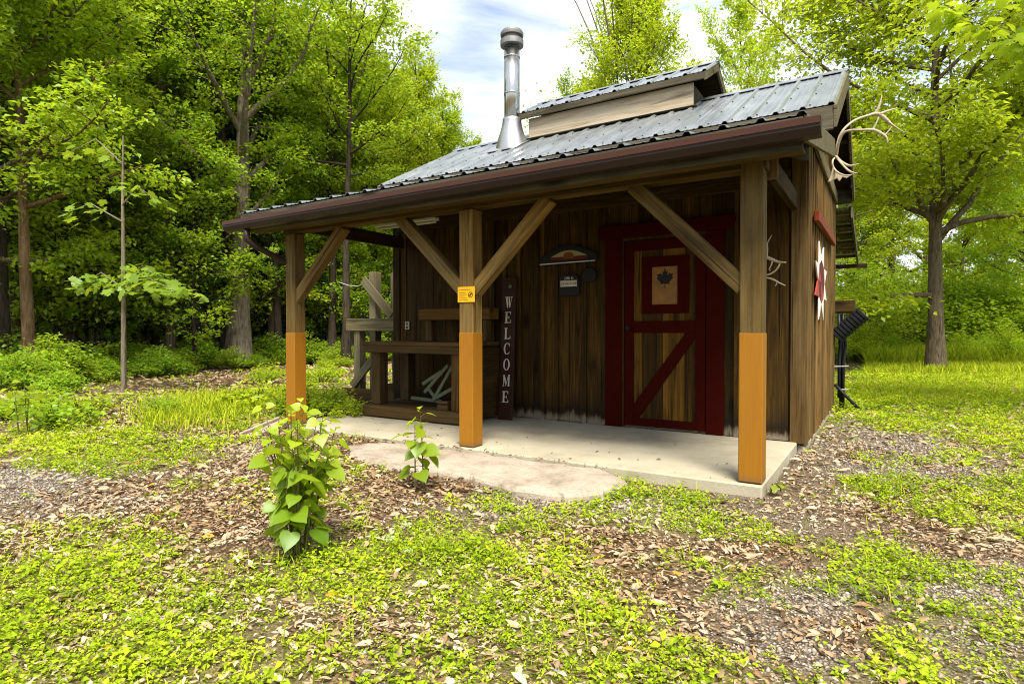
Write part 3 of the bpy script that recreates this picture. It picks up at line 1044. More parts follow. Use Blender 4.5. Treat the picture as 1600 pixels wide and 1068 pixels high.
m.prism([(px_ - 0.33, yy0, EZ + SL * (yy0 - EY) + 0.023), (px_ - 0.33, yy1, EZ + SL * (yy1 - EY) + 0.023),
         (px_ - 0.33, yy1, EZ + SL * (yy1 - EY) + 0.026), (px_ - 0.33, yy0, EZ + SL * (yy0 - EY) + 0.026)], (0.62, 0, 0))
m.build('flashing_plate', MT['galv'], pipe)
m = MB()
m.lathe([(0.115, 1.42), (0.168, 1.425), (0.168, 1.50), (0.12, 1.505)], (px_, py_, zb), 32)
m.lathe([(0.125, 1.505), (0.125, 1.56)], (px_, py_, zb), 32)
m.lathe([(0.165, 1.56), (0.168, 1.60), (0.15, 1.635), (0.07, 1.655), (0.01, 1.66)], (px_, py_, zb), 32)
m.build('pipe_cap', MT['soot'], pipe)

# ------------------------------------------------------------------ pavement and step
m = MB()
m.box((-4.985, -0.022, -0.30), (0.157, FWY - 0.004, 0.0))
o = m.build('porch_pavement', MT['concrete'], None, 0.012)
structure(o)

out = [(-3.52, -0.40), (-3.44, -0.16), (-2.95, -0.055), (-2.40, -0.05), (-1.70, -0.045), (-1.00, -0.04), (-0.81, -0.13), (-0.745, -0.20), (-0.745, -0.59), (-0.94, -0.81),
       (-1.39, -0.81), (-1.75, -0.73), (-2.10, -0.76), (-2.40, -0.80), (-2.76, -0.79), (-3.15, -0.64)]
pts = []
for i in range(len(out)):
    a, b = Vector(out[i]), Vector(out[(i + 1) % len(out)])
    n = max(1, int((b - a).length / 0.05))
    for k in range(n):
        pts.append(a.lerp(b, k / n))
cen = Vector((-2.1, -0.42))
m = MB()
rr3 = random.Random(2)
rings = []
for ri, (sc, z) in enumerate(((1.03, -0.16), (1.015, -0.055), (0.985, -0.036), (0.93, -0.024), (0.8, -0.02), (0.6, -0.016), (0.4, -0.018), (0.2, -0.017))):
    n = len(m.v)
    for p in pts:
        # shrink along y mainly by keeping the outline shape
        q = cen + (p - cen) * sc
        edge = 1.0 if ri in (1, 2, 3) else 0.35
        jx = (vnoise(q.x, q.y, 0.09, 31) - 0.5 + 0.5 * (vnoise(q.x, q.y, 0.3, 37) - 0.5)) * 0.07 * edge
        jy = (vnoise(q.x, q.y, 0.09, 32) - 0.5 + 0.5 * (vnoise(q.x, q.y, 0.3, 38) - 0.5)) * 0.07 * edge
        jz = (fbm(q.x, q.y, 0.35, 33) - 0.5) * 0.05
        y = min(q.y + float(jy), -0.026)
        m.v.append((q.x + float(jx), y, z + float(jz) * (1 if ri else 0)))
    rings.append(n)
K = len(pts)
for a, b in zip(rings, rings[1:]):
    for k in range(K):
        m.face((a + (k + 1) % K, a + k, b + k, b + (k + 1) % K))
m.face([rings[-1] + k for k in range(K)])
o = m.build('stone_step', MT['stone'], None, smooth=False)
tag(o, 'long irregular flat pale limestone slab lying in front of the porch pavement', 'step')

# splash tray below the downspout
m = MB()
A, B, C, D = Vector((-4.77, -0.66, -0.055)), Vector((-5.12, 0.05, -0.005)), Vector((-4.90, 0.16, -0.003)), Vector((-4.55, -0.56, -0.053))
upv = Vector((0, 0, 0.03))
m.prism([A, D, C, B], upv)
e1 = (D - A).normalized() * 0.035
m.prism([A + upv, A + e1 + upv, B + e1 + upv, B + upv], (0, 0, 0.035))
m.prism([D - e1 + upv, D + upv, C + upv, C - e1 + upv], (0, 0, 0.035))
o = m.build('splash_tray', MT['stone'], None, 0.006)
tag(o, 'long pale splash tray on the ground at the foot of the left porch post', 'splash tray')

# ------------------------------------------------------------------ signs and decoration
# welcome board
ws = thing('welcome_sign', 'tall narrow dark board with cream letters spelling WELCOME leaning on the cabin wall', 'sign', (-2.955, 1.60, 0.0))
b0, b1 = Vector((-2.955, 1.585, 0.004)), Vector((-3.02, 1.80, 1.71))
ax = (b1 - b0)
LL = ax.length
ax.normalize()
sx = Vector((1, 0, 0))
sx = (sx - ax * sx.dot(ax)).normalized()
nn = sx.cross(ax)           # faces the viewer (-y)
if nn.y > 0:
    nn = -nn
beam('sign_board', b0 + ax * 0.0, b1, 0.20, 0.022, MT['signbrown'], ws, side=sx)


def glyph(ch):
    """serif capitals as lists of outlines in a 0..1 box"""
    t, sx_ = 0.20, 0.07

    def rect(x0, y0, x1, y1):
        return [(x0, y0), (x1, y0), (x1, y1), (x0, y1)]
    if ch == 'E':
        return [rect(.12, 0, .34, 1), rect(.0, 0, .12, .06), rect(.0, .94, .12, 1), rect(.34, .0, .85, .07), rect(.34, .93, .82, 1), rect(.34, .46, .62, .53),
                rect(.78, .07, .85, .26), rect(.75, .74, .82, .93), rect(.57, .36, .62, .46), rect(.57, .53, .62, .63)]
    if ch == 'L':
        return [rect(.12, 0, .34, 1), rect(.0, 0, .12, .06), rect(.0, .94, .12, 1), rect(.34, .94, .46, 1), rect(.34, .0, .85, .07), rect(.78, .07, .85, .28)]
    if ch == 'W':
        return [[(.06, .95), (.28, .95), (.42, .25), (.36, 0), (.28, 0)], [(.42, .25), (.36, 0), (.48, .68), (.54, .9)], [(.42, .95), (.60, .95), (.74, .25), (.68, 0), (.60, 0)],
                [(.74, .25), (.68, 0), (.84, .95), (.91, .95)], rect(-.02, .95, .36, 1), rect(.38, .95, .66, 1), rect(.76, .95, 1.0, 1)]
    if ch == 'M':
        return [rect(.10, .05, .17, .95), [(.05, .95), (.05, 1), (.28, 1), (.53, .30), (.46, .0)], [(.46, 0), (.53, .30), (.77, 1), (.77, .82)], rect(.74, .05, .93, .95),
                rect(.0, 0, .27, .05), rect(.66, 0, 1.0, .05), rect(.75, .95, 1.0, 1)]
    if ch in 'OC':
        outl = []
        n = 26
        a0, a1 = (0, 2 * math.pi) if ch == 'O' else (R(48), R(312))
        for k in range(n):
            ta, tb = a0 + (a1 - a0) * k / n, a0 + (a1 - a0) * (k + 1) / n
            o_ = lambda t: (.46 + .44 * math.cos(t), .5 + .52 * math.sin(t))
            i_ = lambda t: (.46 + .24 * math.cos(t), .5 + .45 * math.sin(t))
            outl.append([o_(ta), o_(tb), i_(tb), i_(ta)])
        if ch == 'C':
            outl.append(rect(.76, .68, .82, .98))
            outl.append(rect(.76, .06, .80, .24))
        return outl


m = MB()
m.tube([b0 + ax * 0.34 + nn * 0.012, b0 + ax * 0.34 + nn * 0.012], 0.0001, 4) if False else None
zs = [1.40, 1.215, 1.02, 0.835, 0.645, 0.455, 0.26]
for ch, zc in zip('WELCOME', zs):
    hgt, wid = 0.135, 0.105
    base = b0 + ax * (zc - hgt / 2 + 0.01)
    m = MB()
    for poly in glyph(ch):
        P = [base + sx * ((a - 0.46) * wid) + ax * (b * hgt) + nn * 0.0125 for a, b in poly]
        m.prism(P, nn * 0.002)
    m.build('letter', MT['cream'], ws)
m = MB()
c = b0 + ax * 1.60 + nn * 0.013 + sx * 0.02
m.tube([c, c + nn * 0.012], 0.022, 10)
m.build('knob', MT['greenframe'], ws)

# arched plaque with a painted barn
cr = thing('coat_rack', 'dark arched plaque with a small painted barn scene above the hanging black sign', 'wall plaque', (-2.24, FWY - 0.02, 1.83))
y = FWY - 0.045
m = MB()
arc = [(-2.60, 1.845), (-1.885, 1.845), (-1.885, 1.93)]
for k in range(13):
    t = k / 12
    arc.append((-1.93 - 0.62 * t, 1.945 + 0.10 * math.sin(math.pi * t)))
arc.append((-2.60, 1.93))
m.prism([(a, y, b) for a, b in arc], (0, 0.025, 0))
m.build('plaque', MT['iron'], cr, 0.004)
m = MB()
band = [(-2.47 + 0.47 * k / 12, 1.912 + 0.070 * math.sin(math.pi * k / 12)) for k in range(13)]
m.prism([(a, y - 0.002, b) for a, b in band][::-1], (0, 0.0015, 0))
m.build('painted_sky', paint('painted pale sky', (0.28, 0.25, 0.12), 0.6), cr)
m = MB()
m.prism([(a, y - 0.002, b) for a, b in ((-2.47, 1.875), (-2.00, 1.872), (-2.00, 1.908), (-2.47, 1.910))], (0, 0.0015, 0))
m.build('painted_field', paint('painted red field', (0.10, 0.014, 0.008), 0.6), cr)
m = MB()
m.prism([(a, y - 0.004, b) for a, b in ((-2.30, 1.885), (-2.17, 1.885), (-2.17, 1.935), (-2.205, 1.96), (-2.265, 1.96), (-2.30, 1.935))], (0, 0.0015, 0))
m.build('painted_barn', paint('painted orange barn', (0.16, 0.05, 0.01), 0.6), cr)
beam('rod', (-2.605, y - 0.012, 1.838), (-1.90, y - 0.012, 1.842), 0.012, 0.012, MT['galv'], cr, bevel=0)
for k in range(5):
    x = -2.5 + k * 0.13
    m = MB()
    m.tube([(x, y - 0.005, 1.835), (x, y - 0.03, 1.815), (x, y - 0.035, 1.80), (x, y - 0.05, 1.81)], 0.005, 6)
    m.build('hook', MT['iron'], cr)


def text_part(txt, size, loc, mat, parent, name='lettering', rotz=0.0, rx=R(90), shear=0.0):
    cu = bpy.data.curves.new('text', 'FONT')
    cu.body = txt
    cu.size = size
    cu.align_x = 'CENTER'
    cu.align_y = 'CENTER'
    cu.extrude = 0.0006
    cu.shear = shear
    to = bpy.data.objects.new('tmp', cu)
    me = bpy.data.meshes.new_from_object(to)
    bpy.data.objects.remove(to)
    me.materials.clear()
    me.materials.append(mat)
    o = bpy.data.objects.new(name, me)
    link(o, parent)
    o.location = Vector(loc) - wloc(parent)
    o.rotation_euler = (rx, 0, rotz)
    return o


hs = thing('hanging_sign', 'small black sign with a cream script panel hanging under the arched plaque', 'sign', (-2.23, FWY - 0.03, 1.46))
m = MB()
m.prism([(a, FWY - 0.045, b) for a, b in ((-2.355, 1.46), (-2.105, 1.46), (-2.105, 1.66), (-2.14, 1.70), (-2.32, 1.70), (-2.355, 1.66))], (0, 0.018, 0))
m.build('sign_board', MT['iron'], hs, 0.003)
m = MB()
m.box((-2.338, FWY - 0.049, 1.565), (-2.128, FWY - 0.0455, 1.635))
m.build('cream_panel', MT['cream'], hs)
text_part('Life Is', 0.05, (-2.232, FWY - 0.0465, 1.662), MT['cream'], hs, shear=0.25)
text_part('Drink It All', 0.042, (-2.233, FWY - 0.0505, 1.60), MT['iron'], hs, shear=0.25)
m = MB()
m.tube([(-2.32, FWY - 0.04, 1.70), (-2.23, FWY - 0.04, 1.80), (-2.14, FWY - 0.04, 1.70)], 0.003, 5)
m.build('hanger_wire', MT['iron'], hs)

m = MB()
c = Vector((-1.965, FWY - 0.055, 1.685))
for k, (r, d) in enumerate(((0.085, 0.0),)):
    m.tube([c + Vector((0, 0.03, 0)), c + Vector((0, -0.012, 0))], 0.082, 24)
m.tube([c + Vector((0, -0.012, 0)), c + Vector((0, -0.016, 0))], [0.082, 0.075], 24)
m.tube([c + Vector((0, 0, 0.08)), c + Vector((0, 0, 0.16))], 0.009, 8)
o = m.build('iron_pan', MT['iron'], None)
tag(o, 'dark round iron pan hanging beside the small black sign on the cabin wall', 'pan')

# yellow notice on the middle post
ys = thing('yellow_notice', 'small yellow notice with a round black emblem fixed to the middle porch post', 'sign', (-2.345, -0.004, 1.315))
m = MB()
m.box((-2.437, -0.0095, 1.312), (-2.247, -0.004, 1.452))
m.build('notice_plate', MT['yellow'], ys, 0.002)
m = MB()
for zc, w in ((1.424, 0.13), (1.400, 0.07), (1.383, 0.085), (1.366, 0.07), (1.349, 0.085), (1.332, 0.10)):
    m.box((-2.42, -0.0112, zc - 0.0022), (-2.42 + w, -0.0097, zc + 0.0022))
m.build('print_lines', paint('faded print', (0.33, 0.14, 0.01), 0.5), ys)
m = MB()
c = Vector((-2.292, -0.0097, 1.378))
n = 24
for k in range(n):
    a0, a1 = 2 * math.pi * k / n, 2 * math.pi * (k + 1) / n
    P = [c + Vector((math.cos(t) * r, 0, math.sin(t) * r)) for t, r in ((a0, 0.026), (a1, 0.026), (a1, 0.021), (a0, 0.021))]
    m.prism(P, (0, -0.0015, 0))
m.prism([c + Vector((a, 0, b)) for a, b in ((-0.017, -0.008), (0.0, -0.014), (0.003, 0.0), (0.016, 0.004), (0.014, 0.014), (-0.001, 0.012), (-0.004, 0.002), (-0.016, 0.0))],
        (0, -0.0015, 0))
m.build('emblem', MT['iron'], ys)

# outlet
m = MB()
ol = thing('outlet', 'cream electrical outlet on the left part of the porch wall', 'outlet', (-4.735, FWY - 0.02, 1.08))
m.box((-4.773, FWY - 0.020, 1.078), (-4.697, FWY + 0.004, 1.188))
m.build('cover_plate', MT['plate'], ol, 0.004)
m = MB()
for zc in (1.108, 1.158):
    m.box((-4.755, FWY - 0.0235, zc - 0.017), (-4.715, FWY - 0.0205, zc + 0.017))
m.build('socket', MT['trimdark'], ol)

# strip light under the porch roof
sl = thing('strip_light', 'white strip light fixed under the porch roof left of the middle post', 'light fixture', (-3.95, 0.97, 2.3))
beam('housing', (-4.42, 0.97, 2.335), (-3.48, 0.97, 2.335), 0.09, 0.035, MT['lampwhite'], sl)
m = MB()
m.tube([(-4.40, 0.97, 2.302), (-3.50, 0.97, 2.302)], 0.015, 10)
m.build('lamp_tube', MT['lampwhite'], sl, smooth=True)
beam('hanger', (-3.6, 0.97, 2.352), (-3.6, 0.97, 2.46), 0.02, 0.02, MT['iron'], sl)
beam('hanger', (-4.3, 0.97, 2.352), (-4.3, 0.97, 2.46), 0.02, 0.02, MT['iron'], sl)

# barn quilt star on the right wall: eight painted rhombs
bq = thing('barn_quilt', 'white and red eight pointed star of painted boards on the right cabin wall', 'wall decoration', (XR + 0.04, 3.15, 1.13))
yc, zc, ry, rz = 2.85, 1.575, 0.70, 0.44
x = XR + 0.050
cols = ['white', 'white', 'white', 'white', 'white', 'white', 'white', 'white']
for k in range(8):
    th = R(22.5 + 45 * k)
    tip = (math.cos(th), math.sin(th))
    ra = 0.54
    l_ = (math.cos(th - R(22.5)) * ra, math.sin(th - R(22.5)) * ra)
    r_ = (math.cos(th + R(22.5)) * ra, math.sin(th + R(22.5)) * ra)
    P = lambda q: (x, yc + q[0] * ry, zc + q[1] * rz)
    m = MB()
    m.prism([P(l_), P(tip), P(r_), P((0.5 * (l_[0] + r_[0]), 0.5 * (l_[1] + r_[1])))], (0.012, 0, 0))
    m.build('star_point', MT['white'] if k not in (4,) else MT['quiltred'], bq, 0.001)
    m = MB()
    m.prism([P((0, 0)), P(l_), P((0.5 * (l_[0] + r_[0]), 0.5 * (l_[1] + r_[1]))), P(r_)], (0.010, 0, 0))
    m.build('star_heart', MT['quiltdark'] if k not in (3, 6) else MT['quiltred'], bq, 0.001)

# ------------------------------------------------------------------ antlers


def antler(name, label, strokes, loc):
    t = thing(name, label, 'antlers', loc)
    for nm, pts, rad in strokes:
        m = MB()
        # smooth the stroke
        P = [Vector(p) for p in pts]
        Q, Rr = [], []
        for i in range(len(P) - 1):
            p0, p1, p2, p3 = P[max(i - 1, 0)], P[i], P[i + 1], P[min(i + 2, len(P) - 1)]
            for k in range(5):
                u = k / 5
                Q.append(0.5 * ((2 * p1) + (p2 - p0) * u + (2 * p0 - 5 * p1 + 4 * p2 - p3) * u * u + (3 * p1 - p0 - 3 * p2 + p3) * u ** 3))
                Rr.append(rad[i] * (1 - u) + rad[i + 1] * u)
        Q.append(P[-1])
        Rr.append(rad[-1])
        m.tube(Q, [r * 0.78 for r in Rr], 8)
        m.build(nm, MT['antler'], t, smooth=True)
    return t


ya = 1.20


def ap(px, py, dy=0.0):
    return U(px, py, 'y', ya + dy)


k = 0.0056
antler('caribou_antlers', 'large branching pale antlers fixed to the right end of the porch roof', [
    ('antler_beam', [ap(1306, 246), ap(1309, 222), ap(1317, 204), ap(1334, 189, .06), ap(1355, 181, .12), ap(1372, 178, .16), ap(1386, 188, .2), ap(1398, 199, .22)],
     [2.6 * k, 2.3 * k, 2.3 * k, 2.2 * k, 2.4 * k, 3.6 * k, 3.2 * k, 0.7 * k]),
    ('tine', [ap(1368, 177, .15), ap(1374, 165, .15), ap(1378, 149, .15)], [2.6 * k, 2.0 * k, 0.6 * k]),
    ('tine', [ap(1375, 178, .16), ap(1388, 173, .2), ap(1402, 169, .24)], [2.6 * k, 1.9 * k, 0.6 * k]),
    ('tine', [ap(1388, 190, .2), ap(1402, 200, .2), ap(1414, 207, .2)], [1.6 * k, 1.0 * k, 0.4 * k]),
    ('antler_beam', [ap(1307, 243), ap(1311, 222, -.05), ap(1318, 208, -.08), ap(1330, 203.5, -.1), ap(1348, 203, -.1), ap(1364, 203, -.1), ap(1378, 209, -.1), ap(1385, 215, -.1), ap(1387, 224, -.1)],
     [2.4 * k, 2.1 * k, 2.1 * k, 2.0 * k, 2.0 * k, 2.8 * k, 2.6 * k, 1.8 * k, 0.5 * k]),
    ('tine', [ap(1364, 202, -.1), ap(1369, 193, -.1), ap(1373, 183, -.1)], [2.0 * k, 1.6 * k, 1.0 * k]),
    ('tine', [ap(1383, 211, -.1), ap(1389, 204, -.1), ap(1394, 197, -.1)], [1.6 * k, 1.2 * k, 0.5 * k]),
    ('tine', [ap(1306, 244), ap(1315, 253, -.05), ap(1328, 259, -.08), ap(1342, 256, -.1)], [2.6 * k, 2.2 * k, 2.2 * k, 0.7 * k]),
    ('tine', [ap(1307, 246), ap(1317, 258, -.1), ap(1328, 268, -.16), ap(1340, 271, -.2)], [2.2 * k, 1.8 * k, 2.0 * k, 0.6 * k]),
    ('tine', [ap(1304, 247), ap(1301, 251, -.1), ap(1302, 261, -.2), ap(1310, 270, -.28), ap(1322, 274, -.3), ap(1334, 272, -.3)],
     [1.8 * k, 1.6 * k, 1.6 * k, 1.6 * k, 1.4 * k, 0.5 * k]),
], U(1306, 244, 'y', ya))
# brow shovel
cal = [o for o in bpy.data.objects if o.name.startswith('caribou_antlers')][0]
m = MB()
edge = [(1301, 252), (1303, 263), (1309, 270), (1319, 274), (1330, 274), (1322, 279), (1316, 277), (1311, 284), (1307, 279), (1300, 283), (1293, 285), (1297, 275), (1300, 264)]
m.prism([ap(a, b, -.22) for a, b in edge], (0.004, -0.012, 0))
m.build('brow_palm', MT['antler'], cal, 0.003)

ya = FWY - 0.17
k = 0.0062
antler('deer_antlers', 'pale antler rack on the front wall half hidden behind the right orange footed post', [
    ('antler_beam', [ap(1188, 400, .1), ap(1197, 402), ap(1206, 405), ap(1216, 409), ap(1228, 410, -.03)], [3.4 * k, 3.6 * k, 3.0 * k, 2.2 * k, 1.3 * k]),
    ('antler_beam', [ap(1197, 402), ap(1199, 390), ap(1199, 380), ap(1203, 372), ap(1206, 367)], [2.6 * k, 1.6 * k, 1.2 * k, 1.0 * k, 0.6 * k]),
    ('tine', [ap(1207, 407), ap(1205, 414), ap(1202, 420), ap(1204, 423)], [1.8 * k, 1.4 * k, 1.1 * k, 0.6 * k]),
    ('tine', [ap(1219, 410), ap(1216, 417), ap(1211, 423), ap(1203, 428), ap(1192, 431)], [1.6 * k, 1.8 * k, 1.9 * k, 1.7 * k, 1.3 * k]),
    ('tine', [ap(1190, 434), ap(1200, 434), ap(1209, 437), ap(1218, 442), ap(1227, 446)], [1.7 * k, 1.7 * k, 1.7 * k, 1.5 * k, 0.9 * k]),
    ('tine', [ap(1214, 440), ap(1213, 444), ap(1211, 447)], [1.1 * k, 0.9 * k, 0.5 * k]),
    ('skull_mount', [ap(1190, 415, .15), ap(1185, 420, .1), ap(1180, 432, .08)], [7 * k, 6 * k, 3 * k]),
], (0.0, FWY - 0.1, 1.6))

# ------------------------------------------------------------------ porch bench
bn = thing('workbench', 'dark timber workbench with a raised shelf standing on the porch behind the middle post', 'workbench', (-3.65, 1.3, 0))
YF = 0.92
bx0, bx1 = -4.66, -3.12
for (y0, y1) in ((YF, 1.20), (1.205, 1.48), (1.485, 1.72)):
    beam('bench_top', (bx0, (y0 + y1) / 2, 0.905), (bx1, (y0 + y1) / 2, 0.905), y1 - y0, 0.045, MT['bench'], bn)
beam('apron', (bx0 + 0.02, YF + 0.03, 0.838), (bx1 - 0.02, YF + 0.03, 0.838), 0.045, 0.088, MT['bench'], bn)
beam('plinth', (bx0 + 0.02, YF + 0.02, 0.082), (bx1, YF + 0.02, 0.082), 0.05, 0.125, MT['bench'], bn)
for (y0, y1) in ((YF + 0.05, 1.19), (1.195, 1.45), (1.455, 1.70)):
    beam('bottom_shelf', (bx0 + 0.03, (y0 + y1) / 2, 0.128), (bx1, (y0 + y1) / 2, 0.128), y1 - y0, 0.035, MT['bench'], bn)
for x, y in ((bx0 + 0.14, YF + 0.18), (bx1 - 0.10, YF + 0.14), (bx0 + 0.14, 1.62), (bx1 - 0.10, 1.62)):
    beam('leg', (x, y, 0.147), (x, y, 0.881), 0.15, 0.15, MT['bench'], bn)
beam('side_panel', (bx1 + 0.014, YF + 0.05, 0.45), (bx1 + 0.014, 1.68, 0.45), 0.025, 0.82, MT['dark'], bn)
us_ = 1.60
pA = U(661, 484, 'y', us_)
beam('raised_shelf', (-4.22, us_, 1.265), (-3.12, us_, 1.265), 0.22, 0.14, MT['tanwood'], bn)
for x in (-4.10, -3.25):
    beam('shelf_post', (x, us_, 0.929), (x, us_, 1.195), 0.12, 0.10, MT['bench'], bn)

# folded frames under the bench
fr = thing('folded_frame', 'faded green folded wooden frame leaning under the workbench', 'frame', (-3.45, 1.3, 0.15))
for a, b in (((663, 613), (700, 570)), ((678, 623), (708, 570)), ((676, 624), (712, 604)), ((642, 621), (690, 627)), ((668, 605), (684, 626)), ((660, 600), (690, 580))):
    P, Q = U(*a, 'y', 1.40), U(*b, 'y', 1.44)
    P.z = max(P.z, 0.175)
    Q.z = max(Q.z, 0.175)
    beam('slat', P, Q, 0.02, 0.045, MT['greenframe'], fr, side=(0, 1, 0))
P = U(699, 632, 'y', YF + 0.16)
o = beam('wood_block', (P.x - 0.09, YF + 0.14, 0.196), (P.x + 0.06, YF + 0.14, 0.196), 0.12, 0.10, MT['bench'], None)
tag(o, 'short squared wood block on the bottom shelf of the workbench', 'wood block')

# ------------------------------------------------------------------ timber stand left of the cabin
st = thing('timber_stand', 'tall weathered timber stand with a plank top beyond the left end of the porch', 'stand', (-5.6, 2.4, -0.05))
for k in range(4):
    y = 2.05 + k * 0.26
    beam('top_plank', (-6.16, y + 0.12, 1.23), (-5.06, y + 0.12, 1.23), 0.25, 0.035, MT['greywood'], st)
beam('top_rail', (-6.15, 2.05, 1.135), (-5.03, 2.05, 1.135), 0.05, 0.15, MT['greywood'], st)
beam('top_rail', (-6.15, 3.0, 1.135), (-5.03, 3.0, 1.135), 0.05, 0.15, MT['greywood'], st)
for x, y in ((-5.95, 2.12), (-5.95, 2.95), (-5.15, 2.95)):
    beam('leg', (x, y, -0.08), (x, y, 1.06), 0.13, 0.13, MT['greywood'], st)
beam('stand_brace', (-6.02, 2.03, 0.22), (-5.35, 2.03, 0.86), 0.04, 0.12, MT['greywood'], st)
beam('bottom_rail', (-6.18, 2.00, 0.10), (-5.1, 2.00, 0.10), 0.06, 0.19, MT['bench'], st)
beam('bottom_rail', (-6.1, 2.9, 0.10), (-5.1, 2.9, 0.10), 0.06, 0.19, MT['bench'], st)
beam('tall_post', (-6.10, 2.6, -0.08), (-6.10, 2.6, 2.0), 0.14, 0.14, MT['greywood'], st)
beam('tall_post', (-5.69, 2.62, 1.25), (-5.69, 2.62, 1.97), 0.10, 0.10, MT['greywood'], st)
beam('slanting_board', (-6.22, 2.45, 1.88), (-5.60, 2.45, 1.30), 0.03, 0.15, MT['greywood'], st)
m = MB()
P = [U(530, 441, 'y', 4.2), U(545, 446, 'y', 3.6), U(560, 447, 'y', 3.0), U(571, 441, 'y', 2.6), Vector((-6.1, 2.6, 1.92))]
m.tube(P, 0.008, 6)
o = m.build('sap_line', MT['strap'], None)
tag(o, 'thin pale sap line running from the woods to the tall post of the timber stand', 'tube')

# ------------------------------------------------------------------ back right corner: block, ribbed tube, pipes
o = beam('timber_block', (-0.20, 5.47, 1.40), (0.49, 5.47, 1.40), 0.20, 0.18, MT['beam'], None)
tag(o, 'square cut timber end sticking out past the back right corner of the cabin', 'timber')
A, B = U(1306, 526, 'y', 5.25), U(1350, 489, 'y', 5.25)
dr = (B - A).normalized()
L = (B - A).length
m = MB()
pts, rad = [], []
n = 9
for i in range(n):
    for t, r in ((0.0, 0.088), (0.18, 0.112), (0.78, 0.112), (0.96, 0.088)):
        pts.append(A + dr * (L * (i + t) / n))
        rad.append(r)
m.tube(pts, rad, 16)
o = m.build('drain_tube', MT['black'], None)
tag(o, 'short black ribbed drain tube slanting out by the back right corner of the cabin', 'drain tube')
pp = thing('hose_bundle', 'bundle of black pipes strapped upright along the back right corner of the cabin', 'pipes', (0.33, 5.4, -0.1))
for k, (dx, dy) in enumerate(((0, 0), (0.05, 0.04), (0.02, 0.09))):
    m = MB()
    m.tube([(0.30 + dx, 5.36 + dy, -0.06 + 0.16 * (k == 0)), (0.30 + dx, 5.36 + dy, 0.6), (0.31 + dx + 0.015 * (k == 1), 5.36 + dy, 0.85), (0.30 + dx, 5.36 + dy, 1.05), (0.29 + dx, 5.36 + dy, 1.30)], 0.022, 8)
    m.build('pipe', MT['black'], pp, smooth=True)
m = MB()
m.tube([(0.25, 5.28, 0.30), (0.36, 5.28, 0.17), (0.57, 5.25, -0.05)], 0.022, 8)
m.build('pipe', MT['black'], pp, smooth=True)
for z in (0.22, 0.55):
    beam('strap', (0.24, 5.30, z), (0.42, 5.30, z + 0.01), 0.02, 0.012, MT['strap'], pp, bevel=0)

# ------------------------------------------------------------------ foliage generator


def leaf_mesh(name, P, A, N, S, bv, mat, shape='rhomb', asp=0.62, fold=0.18):
    """P base points, A leaf axis, N leaf normal, S size"""
    A = A / np.linalg.norm(A, axis=1, keepdims=True)
    N = N - A * (N * A).sum(1, keepdims=True)
    N = N / (np.linalg.norm(N, axis=1, keepdims=True) + 1e-9)
    B = np.cross(N, A)
    S = S[:, None]
    if shape == 'rhomb':
        prof = [(0, 0, 0), (0.45, -asp / 2, fold), (1, 0, 0), (0.45, asp / 2, fold)]
        fc = [(0, 1, 2), (0, 2, 3)]
    elif shape == 'heart':
        hl = [(0, 0), (-.09, -.12), (-.11, -.28), (-.02, -.42), (.14, -.50), (.34, -.49), (.54, -.39), (.72, -.25), (.88, -.10), (1.04, 0)]
        hl = hl + [(a_, -b_) for a_, b_ in hl[-2:0:-1]]
        prof = [(a_, b_, 0.16 * abs(b_) - 0.20 * a_ * a_) for a_, b_ in hl] + [(.25, 0, -0.0125), (.62, 0, -0.077)]
        nh = len(hl)
        fc = []
        for i in range(nh):
            j = (i + 1) % nh
            c_ = nh if (hl[i][0] + hl[j][0]) / 2 < 0.44 else nh + 1
            fc.append((c_, i, j))
        for i in range(nh):
            j = (i + 1) % nh
            ci = nh if (hl[i - 1][0] + hl[i][0]) / 2 < 0.44 else nh + 1
            cj = nh if (hl[i][0] + hl[j][0]) / 2 < 0.44 else nh + 1
            if ci != cj:
                fc.append((ci, i, cj))
    elif shape == 'maple':
        pl = [(0, 0), (-.05, -.28), (.10, -.42), (.22, -.30), (.34, -.62), (.48, -.42), (.62, -.50), (.60, -.22), (.80, -.24), (1.0, 0), (.80, .24), (.60, .22), (.62, .50), (.48, .42), (.34, .62),
              (.22, .30), (.10, .42), (-.05, .28)]
        prof = [(a, b, 0.06 - 0.25 * abs(b) * abs(b) - 0.08 * a * a) for a, b in pl] + [(.36, 0, 0.03)]
        k = len(pl)
        fc = [(k, i, (i + 1) % k) for i in range(k)]
    elif shape == 'dead':
        prof = [(0, 0, 0.04), (.20, -.13, .16), (.55, -.17, .20), (1.0, 0.05, .06), (.62, .15, .10), (.25, .11, .02), (.5, 0, -.03)]
        fc = [(6, i, (i + 1) % 6) for i in range(6)]
    else:
        prof = [(0, -0.028, 0), (0, 0.028, 0), (0.6, 0.022, -0.06), (1, 0, -0.25), (0.6, -0.022, -0.06)]
        fc = [(0, 1, 2), (0, 2, 4), (4, 2, 3)]
    n, k = len(P), len(prof)
    V = np.empty((n, k, 3), np.float32)
    for i, (a, b, c) in enumerate(prof):
        V[:, i] = P + (A * a + B * b + N * c) * S
    F = np.array(fc, np.int32)[None] + (np.arange(n, dtype=np.int32) * k)[:, None, None]
    bvf = np.repeat(bv, len(fc))
    return np_mesh(name, V.reshape(-1, 3), F.reshape(-1, 3), bvf, [mat])


def unit(v):
    return v / (np.linalg.norm(v) + 1e-9)


